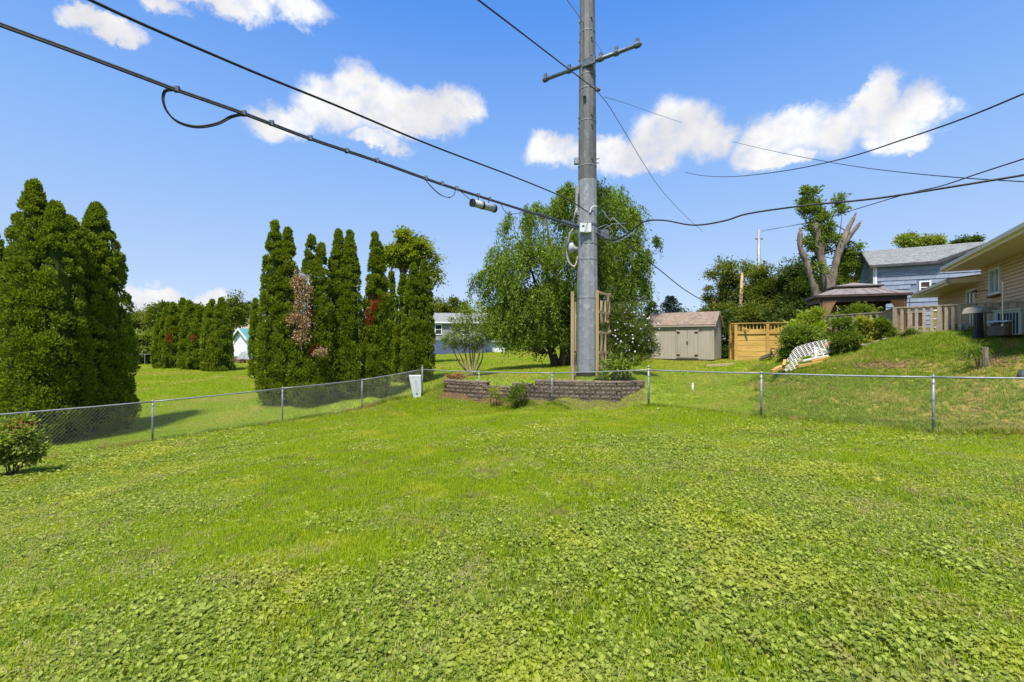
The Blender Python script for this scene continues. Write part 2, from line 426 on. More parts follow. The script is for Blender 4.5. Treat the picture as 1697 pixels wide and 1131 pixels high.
FENCE = [(2.2*-3.9-10.66+5.5, 0)]  # replaced below
FP_L = [(-16.0,5.5),(-13.0,10.05),(-10.66,13.6),(-8.47,16.92),(-6.51,19.9),(-4.40,22.5)]
FP_R = [(-4.40,22.5),(-1.48,20.6),(1.59,18.2),(4.53,15.2),(6.72,12.36),(9.16,9.97),(11.5,7.65),(13.9,5.3)]
def dist_poly(x, y, pts):
    best = np.full(x.shape, 1e9)
    for (ax, ay), (bx, by) in zip(pts[:-1], pts[1:]):
        dx, dy = bx-ax, by-ay; t = np.clip(((x-ax)*dx+(y-ay)*dy)/(dx*dx+dy*dy), 0, 1)
        best = np.minimum(best, np.hypot(x-ax-t*dx, y-ay-t*dy))
    return best
FALL = FP_L+FP_R[1:]
def inside(x, y):        # on the camera's side of the fence
    ok = np.ones(x.shape, bool)
    (ax, ay), (bx, by) = FP_L[0], FP_L[-1]
    ok &= ((bx-ax)*(y-ay)-(by-ay)*(x-ax)) < 0
    yr = np.interp(x, [p[0] for p in FP_R], [p[1] for p in FP_R])
    ok &= (y < yr) | (x < -4.4)
    return ok
def near_wall(x, y):
    return dist_poly(x, y-.0, [(a, b-.28) for a, b in WALLP]) < .24
def masks(x, y, z):
    """ivy cover, dry turf, bare soil as fields over the ground"""
    px, py = proj(x, y, z)
    g = lambda cx, cy, rx, ry: np.exp(-((px-cx)/rx)**2-((py-cy)/ry)**2)
    n = vnoise(x, y, 1.1, 4)
    n2 = vnoise(x+50, y-20, .45, 3)
    grass = 1.25*g(620,785,340,95)+.9*g(330,900,210,45)+.7*g(560,930,120,50)+1.0*g(1000,690,640,34)+.9*g(1560,745,300,38)+.5*g(880,860,90,50)+.6*g(180,985,120,25)+.45*g(1330,930,120,30)
    ivy = np.clip(1.12-grass+(n-.5)*1.5, 0, 1)
    ins = inside(x, y)
    ivy = np.where(ins, ivy, 0)
    hill = np.clip((x-4.6)/2, 0, 1)*(~ins)*np.clip((26-y)/4, 0, 1)
    dry = hill*np.clip((n2-.40)*4+(n-.5)*3.0, 0, 1)
    dry = np.maximum(dry, np.clip(1.3*g(1480,607,190,10)*hill*2*(n+.2), 0, 1))
    dry = np.maximum(dry, .9*g(1300,632,100,9)*hill)
    dry = np.maximum(dry, np.where(~ins & (x < 3), np.clip((n2-.52)*5, 0, .8)*np.clip(1-abs(y-30)/25, 0, 1), 0))
    dry *= np.clip((px-1170)/140, 0, 1)*np.where(py < 604, np.clip((px-1420)/60, 0, 1), 1)
    soil = .95*g(1450,606,60,6)*hill+g(1650,600,60,8)*hill*.8+.8*g(1300,637,60,5)
    df = dist_poly(x, y, FALL)
    soil = np.maximum(soil, np.clip(1-np.abs(df-.10)/.20, 0, 1)*np.clip(.35+(vnoise(x, y, 3.2, 3)-.42)*5, 0, 1)*(x < 5))
    soil = np.maximum(soil, np.clip(1-df/.15, 0, 1)*np.clip((vnoise(x, y, 1.3, 3)-.52)*7, 0, 1)*(x >= 5))
    soil = np.where(near_wall(x, y), np.maximum(soil, np.where(x < .5, .95, .55)), soil)
    return ivy, dry, np.clip(soil, 0, 1), ins, hill

def ground():
    n = 440
    s = np.linspace(-1, 1, n)
    f = lambda s: np.sinh(s*5.2)/np.sinh(5.2)
    xs = f(s)*460; ys = 12+f(s)*460
    # denser lattice between 16 and 24 m for the wall step
    X, Y = np.meshgrid(xs, ys)
    Z = H(X, Y)
    V = np.stack([X, Y, Z], 2).reshape(-1, 3)
    idx = np.arange(n*n).reshape(n, n)
    F = np.stack([idx[:-1, :-1], idx[:-1, 1:], idx[1:, 1:], idx[1:, :-1]], 2).reshape(-1, 4)
    me = bpy.data.meshes.new('lawn_ground')
    me.vertices.add(len(V)); me.vertices.foreach_set('co', V.astype(np.float32).ravel())
    me.loops.add(F.size); me.loops.foreach_set('vertex_index', F.astype(np.int32).ravel())
    me.polygons.add(len(F)); me.polygons.foreach_set('loop_start', np.arange(0, F.size, 4, dtype=np.int32))
    me.polygons.foreach_set('loop_total', np.full(len(F), 4, dtype=np.int32)); me.update(calc_edges=True)
    me.polygons.foreach_set('use_smooth', [True]*len(F))
    ivy, dry, soil, ins, hill = masks(V[:, 0], V[:, 1], V[:, 2])
    for nm, a in (('dry', dry), ('soil', soil), ('yard', ins.astype(float)), ('ivy', ivy)):
        at = me.attributes.new(nm, 'FLOAT', 'POINT'); at.data.foreach_set('value', a.astype(np.float32))
    m = bpy.data.materials.new('turf_ground'); m.use_nodes = True; t = m.node_tree; b = t.nodes['Principled BSDF']
    g = N(t, 'ShaderNodeNewGeometry'); pos = g.outputs['Position']
    A = lambda nm: N(t, 'ShaderNodeAttribute', attribute_name=nm).outputs['Fac']
    n1 = noise(t, pos, .35, 6, .65); n2 = noise(t, pos, 5, 6, .7); n3 = noise(t, pos, 24, 4, .7); n4 = noise(t, pos, .12, 3, .6)
    st = vmt(t, 'MULTIPLY', pos, (1, .35, 1)).outputs[0]; n5 = noise(t, st, .9, 5, .6)
    lawn = mixc(t, maprange(t, n1, .38, .62), (.20,.29,.020), (.29,.35,.035))
    lawn = mixc(t, maprange(t, n5, .50, .68, 0, .65), lawn, (.13,.22,.018))
    yard = mixc(t, maprange(t, n1, .35, .65), (.085,.125,.012), (.13,.16,.020))
    lawn = mixc(t, A('yard'), lawn, yard)
    lawn = mixc(t, maprange(t, n2, .40, .64, 0, .55), lawn, (.085,.13,.016))
    lawn = mixc(t, maprange(t, n3, .45, .70, 0, .55), lawn, (.03,.05,.012))
    dryc = mixc(t, maprange(t, n2, .42, .60), (.40,.27,.085), (.17,.19,.04))
    dryc = mixc(t, maprange(t, n3, .50, .66, 0, .7), dryc, (.055,.075,.02))
    col = mixc(t, mth(t, 'MULTIPLY', A('dry'), .85), lawn, dryc)
    so = mixc(t, maprange(t, n3, .4, .6), (.20,.115,.06), (.07,.045,.026))
    col = mixc(t, A('soil'), col, so)
    t.links.new(col, b.inputs['Base Color']); b.inputs['Roughness'].default_value = .95; b.inputs['Specular IOR Level'].default_value = .05
    hh = mth(t, 'MULTIPLY_ADD', n3, .4, n2)
    bp = N(t, 'ShaderNodeBump'); bp.inputs['Strength'].default_value = 1.0; bp.inputs['Distance'].default_value = .10
    t.links.new(hh, bp.inputs['Height']); t.links.new(bp.outputs[0], b.inputs['Normal'])
    me.materials.append(m)
    o = bpy.data.objects.new('lawn_ground', me); C.objects.link(o)
    props(o, 'green lawn sloping down to the fence and up the bank at right', None, None, 'structure')
ground()

# ---- grass and ivy: instanced tufts, one object each
def proto_col(name, meshes):
    c = bpy.data.collections.new(name)
    for i, (me) in enumerate(meshes):
        c.objects.link(bpy.data.objects.new('%s_%02d' % (name, i), me))
    return c
def mesh_of(name, V, F, m, T=None):
    me = bpy.data.meshes.new(name); me.from_pydata([tuple(v) for v in V], [], F); me.materials.append(m)
    at = me.attributes.new('tint', 'FLOAT', 'POINT')
    at.data.foreach_set('value', np.asarray(T if T is not None else np.full(len(V), .5), np.float32)); return me
def grass_tuft(rr, m, blades=12, hgt=.07, spread=.035, w=.0045, lean=.6):
    V = []; F = []; T = []
    for _ in range(blades):
        a = rr.uniform(0, 2*pi); r = spread*math.sqrt(rr.random()); bx, by = r*cos(a), r*sin(a)
        L = hgt*rr.uniform(.55, 1.25); az = rr.uniform(0, 2*pi); ln = rr.uniform(.1, lean); ww = w*rr.uniform(.7, 1.4)
        sx, sy = -sin(az)*ww/2, cos(az)*ww/2
        p = [(0, 0), (.33, .12), (.7, .45), (1.0, 1.0)]; n = len(V)
        for i, (t, k) in enumerate(p):
            o = L*ln*k; z = L*t*(1-.35*k*ln)-.012; f = (1, .9, .6, 0)[i]
            cx, cy = bx+cos(az)*o, by+sin(az)*o
            if i < 3: V += [(cx-sx*f, cy-sy*f, z), (cx+sx*f, cy+sy*f, z)]
            else: V.append((cx, cy, z))
        F += [(n, n+1, n+3, n+2), (n+2, n+3, n+5, n+4), (n+4, n+5, n+6)]; T += [rr.random()]*(len(V)-n)
    return mesh_of('tuft', V, F, m, T)
def ivy_clump(rr, m, leaves=7, spread=.06):
    V = []; F = []; T = []
    for _ in range(leaves):
        a = rr.uniform(0, 2*pi); r = spread*math.sqrt(rr.random()); z = rr.uniform(.004, .045)
        s = rr.uniform(.007, .0155); az = rr.uniform(0, 2*pi); til = Matrix.Rotation(rr.uniform(-.75, .75), 3, 'X') @ Matrix.Rotation(rr.uniform(-.6, .6), 3, 'Y')
        rot = Matrix.Rotation(az, 3, 'Z') @ til
        n = len(V); c = Vector((r*cos(a), r*sin(a), z)); ring = []
        V.append(tuple(c+rot@Vector((0, -.25*s, -.12*s))))
        K = 9
        for k in range(K):
            th = -pi/2+2*pi*(k+.5)/K; q = s*(1+.10*cos(3*th))
            if k in (0, K-1): q *= .95
            V.append(tuple(c+rot@Vector((cos(th)*q*1.05, sin(th)*q, (.16 if k % 2 else .05)*s))))
        for k in range(K-1): F.append((n, n+1+k, n+2+k))
        T += [min(1, max(0, rr.gauss(.45, .3)))]*(len(V)-n)
    return mesh_of('ivy', V, F, m, T)
def broad_tuft(rr, m, k=9, s=.07):     # plantain-like weed rosette
    V = []; F = []
    for i in range(k):
        az = 2*pi*i/k+rr.uniform(-.3, .3); L = s*rr.uniform(.7, 1.3); w = L*.32; n = len(V)
        for t, z, f in ((.05, 0, .2), (.45, .35, 1), (.8, .42, .8), (1, .35, .05)):
            for sg in (-1, 1):
                V.append((cos(az)*L*t-sin(az)*w*.5*f*sg, sin(az)*L*t+cos(az)*w*.5*f*sg, L*z+(.08*L if sg else 0)))
        F += [(n, n+1, n+3, n+2), (n+2, n+3, n+5, n+4), (n+4, n+5, n+7, n+6)]
    return mesh_of('weed', V, F, m)
def scatter(name, pts, scl, colc, nproto, label):
    n = len(pts)
    me = bpy.data.meshes.new(name); me.vertices.add(n); me.vertices.foreach_set('co', np.asarray(pts, np.float32).ravel())
    rot = np.stack([rng.normal(0, .12, n), rng.normal(0, .12, n), rng.uniform(0, 2*pi, n)], 1)
    a = me.attributes.new('rot', 'FLOAT_VECTOR', 'POINT'); a.data.foreach_set('vector', rot.astype(np.float32).ravel())
    a = me.attributes.new('scl', 'FLOAT', 'POINT'); a.data.foreach_set('value', np.asarray(scl, np.float32))
    a = me.attributes.new('idx', 'INT', 'POINT'); a.data.foreach_set('value', rng.integers(0, nproto, n).astype(np.int32))
    o = bpy.data.objects.new(name, me); C.objects.link(o)
    ng = bpy.data.node_groups.new(name, 'GeometryNodeTree')
    ng.interface.new_socket('Geometry', in_out='INPUT', socket_type='NodeSocketGeometry')
    ng.interface.new_socket('Geometry', in_out='OUTPUT', socket_type='NodeSocketGeometry')
    gi = ng.nodes.new('NodeGroupInput'); go = ng.nodes.new('NodeGroupOutput')
    iop = ng.nodes.new('GeometryNodeInstanceOnPoints'); ci = ng.nodes.new('GeometryNodeCollectionInfo')
    ci.inputs['Collection'].default_value = colc; ci.inputs['Separate Children'].default_value = True; ci.inputs['Reset Children'].default_value = True
    def attr(nm, ty):
        q = ng.nodes.new('GeometryNodeInputNamedAttribute'); q.data_type = ty; q.inputs['Name'].default_value = nm; return q.outputs['Attribute']
    e = ng.nodes.new('FunctionNodeEulerToRotation')
    L = ng.links.new
    L(gi.outputs[0], iop.inputs['Points']); L(ci.outputs[0], iop.inputs['Instance']); iop.inputs['Pick Instance'].default_value = True
    L(attr('idx', 'INT'), iop.inputs['Instance Index']); L(attr('rot', 'FLOAT_VECTOR'), e.inputs[0]); L(e.outputs[0], iop.inputs['Rotation'])
    L(attr('scl', 'FLOAT'), iop.inputs['Scale']); L(iop.outputs[0], go.inputs[0])
    md = o.modifiers.new('scatter', 'NODES'); md.node_group = ng
    return props(o, label, None, None, 'stuff')
def field(n, d0, d1, k, half=1.32):
    """random ground points whose density falls with distance as d**-k"""
    u = rng.random(n); e = 2-k
    d = (d0**e+u*(d1**e-d0**e))**(1/e)
    x = d*rng.uniform(-half, half, n)
    return x, d
def cover():
    rr = random.Random(3)
    mg = leafmat('grass_blades', (.18,.27,.006), (.42,.50,.016), .48, patch=(.46,.47,.035), pscale=.9, attr=True, cc=(.30,.27,.09), prange=(.5,.68))
    mi = leafmat('ivy_leaves', (.135,.190,.022), (.40,.45,.080), .38, patch=(.36,.38,.045), pscale=.7, attr=True, cc=(.28,.27,.08), rough=.5, prange=(.48,.64))
    mh = leafmat('bank_grass_blades', (.15,.22,.016), (.30,.37,.035), .42, patch=(.40,.35,.10), pscale=.55, attr=True, cc=(.40,.28,.10), prange=(.52,.66))
    ml = leafmat('far_grass_blades', (.20,.29,.010), (.38,.46,.022), .42, patch=(.44,.40,.08), pscale=.30, attr=True, cc=(.46,.36,.13), prange=(.46,.62))
    cg = proto_col('grass_proto', [grass_tuft(rr, mg, 14, .062, .04) for _ in range(6)])
    ci = proto_col('ivy_proto', [ivy_clump(rr, mi) for _ in range(8)])
    ch = proto_col('bank_proto', [grass_tuft(rr, mh, 14, .12, .06, .008, 1.0) for _ in range(6)])
    cl = proto_col('far_proto', [grass_tuft(rr, ml, 14, .085, .07, .010, .8) for _ in range(6)])
    cw = proto_col('weed_proto', [broad_tuft(rr, mi) for _ in range(3)])
    # yard grass
    x, y = field(230000, 1.2, 24, 1.35); z = H(x, y); ivy, dry, soil, ins, hill = masks(x, y, z)
    ok = ins & (rng.random(len(x)) < np.clip(1.05-ivy*.80, .15, 1)) & (rng.random(len(x)) > soil*.9)
    s = (.8+.5*rng.random(len(x)))*np.clip(y/7, 1, 2.0)
    scatter('lawn_grass', np.stack([x, y, z], 1)[ok], s[ok], cg, 6, 'short bright green grass across the yard inside the fence')
    x, y = field(230000, 1.2, 19, 1.2); z = H(x, y); ivy, dry, soil, ins, hill = masks(x, y, z)
    ok = ins & (rng.random(len(x)) < np.clip(ivy*1.25-.12, 0, 1))
    clump = vnoise(x, y, 2.2, 3); ok &= rng.random(len(x)) < np.clip((clump-.30)*5, .15, 1)
    s = (.62+.5*rng.random(len(x)))*np.clip(y/6, 1, 2.0)*(.65+.7*vnoise(x+9, y+4, .8, 2))
    scatter('ground_ivy', np.stack([x, y, z], 1)[ok], s[ok], ci, 8, 'round leaved creeping ground ivy spread over the near lawn')
    x, y = field(420, 1.5, 12, 1.0); z = H(x, y); ok = inside(x, y)
    scatter('lawn_weeds', np.stack([x, y, z], 1)[ok], (.5+.8*rng.random(420))[ok], cw, 3, 'scattered broad leaved weed rosettes in the lawn')
    ms = leafmat('dry_thatch_blades', (.34,.29,.12), (.46,.40,.20), .3, attr=True)
    cs = proto_col('thatch_proto', [grass_tuft(rr, ms, 12, .05, .05, .004, 1.6) for _ in range(4)])
    x, y = field(60000, 1.4, 20, 1.2); z = H(x, y); v = vnoise(x+31, y+12, 1.4, 4); px, py = proj(x, y, z)
    ok = inside(x, y) & (rng.random(len(x)) < np.clip((v-.50)*4, .02, 1))
    scatter('dry_thatch', np.stack([x, y, z+.01], 1)[ok], (.8+.5*rng.random(len(x)))[ok]*np.clip(y[ok]/7, 1, 2), cs, 4, 'patches of dry straw coloured thatch showing through the lawn')
    mt2 = leafmat('tall_blades', (.10,.19,.016), (.26,.36,.04), .45, attr=True)
    ct = proto_col('tall_grass_proto', [grass_tuft(rr, mt2, 7, .12, .03, .0055, .9) for _ in range(4)])
    x, y = field(9000, 1.3, 14, 1.2); z = H(x, y); v = vnoise(x+3, y+77, 2.1, 3)
    ok = inside(x, y) & (rng.random(len(x)) < np.clip((v-.45)*6, .05, 1))
    scatter('taller_grass_tufts', np.stack([x, y, z], 1)[ok], (.6+.6*rng.random(len(x)))[ok], ct, 4, 'scattered taller coarse grass tufts among the ivy')
    # bank and neighbouring lawns
    x, y = field(200000, 7, 30, 1.0, 1.45); z = H(x, y); ivy, dry, soil, ins, hill = masks(x, y, z)
    px, py = proj(x, y, z); rough = (hill > .2) & (px > 1225+60*vnoise(x, y, 1.0, 2)) & ~((py < 606) & (px < 1290))
    ok = (~ins) & rough & (rng.random(len(x)) > soil*.95) & (rng.random(len(x)) > dry*.35)
    s = (.6+.8*rng.random(len(x)))*np.clip(y/14, .8, 1.6)
    scatter('bank_grass', np.stack([x, y, z], 1)[ok], s[ok], ch, 6, 'rough patchy grass with tan dry patches on the bank at right')
    x, y = field(260000, 10, 60, 1.1, 1.3); z = H(x, y); ivy, dry, soil, ins, hill = masks(x, y, z)
    px, py = proj(x, y, z); rough = (hill > .2) & (px > 1225+60*vnoise(x, y, 1.0, 2)) & ~((py < 606) & (px < 1290))
    ok = (~ins) & ~rough & (rng.random(len(x)) > soil)
    s = (.7+.5*rng.random(len(x)))*np.clip(y/20, .8, 2.2)
    scatter('neighbour_lawn_grass', np.stack([x, y, z], 1)[ok], s[ok], cl, 6, 'mown grass of the neighbouring lawns beyond the fence')
    # longer uncut fringe along the fence line
    xs = []; 
    for (ax, ay), (bx, by) in zip(FALL[:-1], FALL[1:]):
        k = int(np.hypot(bx-ax, by-ay)*170); t = rng.random(k); o = rng.normal(0, .07, k)
        L = np.hypot(bx-ax, by-ay); nx, ny = (by-ay)/L, -(bx-ax)/L
        xs.append(np.stack([ax+(bx-ax)*t+nx*o, ay+(by-ay)*t+ny*o], 1))
    q = np.concatenate(xs); z = H(q[:, 0], q[:, 1])
    k = rng.random(len(q)) < np.clip((vnoise(q[:, 0], q[:, 1], 1.7, 3)-.32)*5, 0.12, 1)
    q = q[k]; z = z[k]
    scatter('fence_fringe_grass', np.stack([q[:, 0], q[:, 1], z], 1), .8+.9*rng.random(len(q)), ch, 6, 'longer dark grass fringe along the foot of the chain link fence')
cover()

# ------------------------------------------------------------------ chain link fence
def fence():
    t = thing('chain_link_fence', 'galvanised chain link fence running across the back of the yard', 'fence', (-4.4, 22.5, h(-4.4, 22.5)))
    tops = {(-10.66,13.6):665.5,(-8.47,16.92):643.5,(-6.51,19.9):629.5,(-4.40,22.5):612,(-1.48,20.6):616,(1.59,18.2):618,(4.53,15.2):613,(6.72,12.36):618.5,(9.16,9.97):625}
    def top(p):
        if p in tops: return CH-(tops[p]-565)/FP*p[1]
        return {(-16.0,5.5):-.14,(-13.0,10.05):-.05,(11.5,7.65):1.07,(13.9,5.3):1.18}[p]
    def post(p, terminal, extra=0.03):
        zt = top(p)+extra; zb = h(*p)-.05; r = .036 if terminal else .027
        m = MB(); m.tube([(p[0], p[1], zb), (p[0], p[1], zt)], r, 10)
        o = m.build('post', M['galv'], t, True)
        cp = MB(); cp.tube([(p[0], p[1], zt-.02), (p[0], p[1], zt+.015), (p[0], p[1], zt+.045), (p[0], p[1], zt+.06)], [r+.006, r+.006, r*.7, r*.15], 10)
        cp.build('post_cap', M['galv'], o, True)
        H_ = zt-zb; bands = (.25, .5, .78, .93) if terminal else (.3, .62, .9)
        for f in bands:
            b = MB(); b.tube([(p[0], p[1], zb+H_*f-.012), (p[0], p[1], zb+H_*f+.012)], r+.007, 10); b.build('tie_band', M['galv'], o)
    for i, p in enumerate(FP_L): post(p, p == (-4.40, 22.5), .14 if p == (-4.40, 22.5) else 0)
    for i, p in enumerate(FP_R[1:]): post(p, p == (4.53, 15.2), .10 if p == (4.53, 15.2) else 0.0)
    for a, b in zip(FALL[:-1], FALL[1:]):
        A = Vector((*a, top(a))); B = Vector((*b, top(b)))
        L = (B-A).length; pts = [A.lerp(B, k/6)-Vector((0, 0, .012*sin(pi*k/6))) for k in range(7)]
        m = MB(); m.tube(pts, .021, 8); m.build('top_rail', M['galv'], t, True)
        # woven wire: every wire runs diagonally between ground and rail
        nb = 10; S = np.linspace(0, 1, nb+1)
        gz_ = H(a[0]+(b[0]-a[0])*S, a[1]+(b[1]-a[1])*S)+.03
        D = Vector((b[0]-a[0], b[1]-a[1], 0)); W = D.length; D.normalize(); nrm = Vector((D.y, -D.x, 0))
        pitch = .092; m = MB()
        def zt(s): return A.z+(B.z-A.z)*s/W-.015
        def zg(s): return float(np.interp(s/W, S, gz_))
        for sg in (1, -1):
            c = -1.6 if sg == 1 else 0
            while c < W+1.6:
                # line z = zg0 + sg*(s-c)*1.1 from ground up, clipped to the bay
                pts2 = []
                for j in range(0, 61):
                    s = c+sg*j*.025 if sg == 1 else c-j*.025
                    if s < 0 or s > W: continue
                    z = zg(min(max(c, 0), W))+j*.025*1.12
                    if z < zg(s)-.01 or z > zt(s): continue
                    pts2.append((s, z))
                if len(pts2) > 2:
                    (s0, z0), (s1, z1) = pts2[0], pts2[-1]
                    off = nrm*(.004*sg+.024)
                    m.tube([Vector((a[0], a[1], 0))+D*s0+off+Vector((0, 0, z0)), Vector((a[0], a[1], 0))+D*s1+off+Vector((0, 0, z1))], .0016, 3, False)
                c += pitch
        m.build('wire_mesh', M['wire'], t, kind='stuff')
fence()
def pedestal():
    a = P(692, 650, 21.6); z0 = h(a.x, a.y)
    t = thing('utility_pedestal', 'tilted pale grey tapered utility box leaning on the fence corner post', 'utility box', (a.x, a.y, z0))
    X = Vector((.98, .18, 0)); Z = Vector((-.12, .04, .99)).normalized()
    m = MB(); lo = a.copy(); lo.z = z0-.05
    b = [lo+X*s*w+Vector((-.15, 1, 0))*yy for s, w, yy in ((-1,.17,-.1),(1,.17,-.1),(1,.17,.1),(-1,.17,.1))]
    u = [lo+Z*1.02+X*s*w+Vector((-.15, 1, 0))*yy for s, w, yy in ((-1,.27,-.13),(1,.27,-.13),(1,.27,.13),(-1,.27,.13))]
    n = 0; m.v += [tuple(p) for p in b+u]; m.f += [(3,2,1,0),(4,5,6,7),(0,1,5,4),(1,2,6,5),(2,3,7,6),(3,0,4,7)]
    m.build('cabinet', M['pedestal'], t)
    m = MB(); m.box(lo+Z*1.06, (.275, .14, .03), X, Vector((-.18, .98, 0)), Z); m.build('lid', M['white_plastic'], t)
    m = MB(); m.box(lo+Z*.55+Vector((.02, -.135, 0)), (.05, .012, .3), X, Vector((-.18, .98, 0)), Z); m.build('seam_plate', M['grey_plastic'], t)
pedestal()
def marker():
    a = P(1148, 650, 18.5); z = h(a.x, a.y)
    m = MB(); m.tube([(a.x, a.y, z-.05), (a.x, a.y, z+.33)], .035, 10); m.tube([(a.x, a.y, z+.33), (a.x, a.y, z+.37)], .045, 10)
    m.build('marker_pipe', M['white_plastic'], None, True, label='short white plastic pipe standing upright in the grass behind the fence', cat='pipe')
marker()

# ------------------------------------------------------------------ retaining wall of split faced blocks
def retaining_wall():
    t = thing('retaining_wall', 'curved dark brown split face block retaining wall around the steel pole', 'retaining wall', (1.65, 19, h(1.65, 18.6)))
    pts = [Vector((x, y, 0)) for x, y in WALLP]
    seg = [0]
    for a, b in zip(pts[:-1], pts[1:]): seg.append(seg[-1]+(b-a).length)
    T = seg[-1]
    def at(s):
        s = min(max(s, 0), T-1e-6)
        for i in range(len(seg)-1):
            if s <= seg[i+1]:
                f = (s-seg[i])/(seg[i+1]-seg[i]); return pts[i].lerp(pts[i+1], f), (pts[i+1]-pts[i]).normalized()
    hb = .168; zb = CH-2.52-.168; rr = random.Random(4); protos = []
    for k in range(6):       # rough faced block, front is -y
        m = MB(); nx = 4; L, D, Hh = .40, .26, hb-.004
        V = []; F = []
        for j in range(3):
            for i in range(nx+1):
                ed = (i in (0, nx)) or (j in (0, 2))
                V.append((-L/2+L*i/nx, -D/2-(0 if ed else rr.uniform(.004, .028))+(rr.uniform(0, .012) if ed else 0), Hh*j/2+ (rr.uniform(-.004, .004) if not ed else 0)))
        for j in range(2):
            for i in range(nx):
                a = j*(nx+1)+i; F.append((a, a+1, a+nx+2, a+nx+1))
        b0 = len(V); V += [(-L/2, D/2, 0), (L/2, D/2, 0), (L/2, D/2, Hh), (-L/2, D/2, Hh)]
        F += [(2*(nx+1), *range(2*(nx+1)+1, 3*(nx+1)), b0+2, b0+3), (b0, b0+1, *range(nx, -1, -1)), (0, nx+1, 2*(nx+1), b0+3, b0), (nx, b0+1, b0+2, 3*nx+2, 2*nx+1), (b0+1, b0, b0+3, b0+2)]
        me = bpy.data.meshes.new('block'); me.from_pydata(V, [], F); me.materials.append(M['block']); protos.append(me)
    capm = bpy.data.meshes.new('cap_block'); m = MB().box((0, 0, .035), (.215, .155, .033)); capm.from_pydata(m.v, [], m.f); capm.materials.append(M['cap'])
    loc0 = Vector(ROOT[t.name])
    for c in range(6):
        s = (.21 if c % 2 else 0)+.02
        while s < T-.15:
            p, d = at(s+.2); px = 848.5+FP*p.x/p.y
            top = 6
            if px < 808: top = 5
            elif px < 851: top = 4
            elif px < 882: top = 5
            if px > 1035: lowc = 1+ (px > 1048)
            else: lowc = 0
            lowc = max(lowc, 0)
            if c < top:
                o = bpy.data.objects.new('block', protos[rr.randrange(6)]); C.objects.link(o); o.parent = t
                back = Vector((-d.y, d.x, 0))
                q = p+back*((.006*c))
                o.location = Vector((q.x, q.y, zb+c*hb))-loc0; o.rotation_euler = (0, 0, math.atan2(d.y, d.x)+rr.uniform(-.03, .03))
            if c == top-1:
                o = bpy.data.objects.new('cap_block', capm); C.objects.link(o); o.parent = t
                back = Vector((-d.y, d.x, 0)); q = p+back*((.006*c)+.01)
                o.location = Vector((q.x, q.y, zb+(c+1)*hb-.006))-loc0; o.rotation_euler = (rr.uniform(-.02, .02), rr.uniform(-.02, .02), math.atan2(d.y, d.x)+rr.uniform(-.03, .03))
            s += .412
retaining_wall()

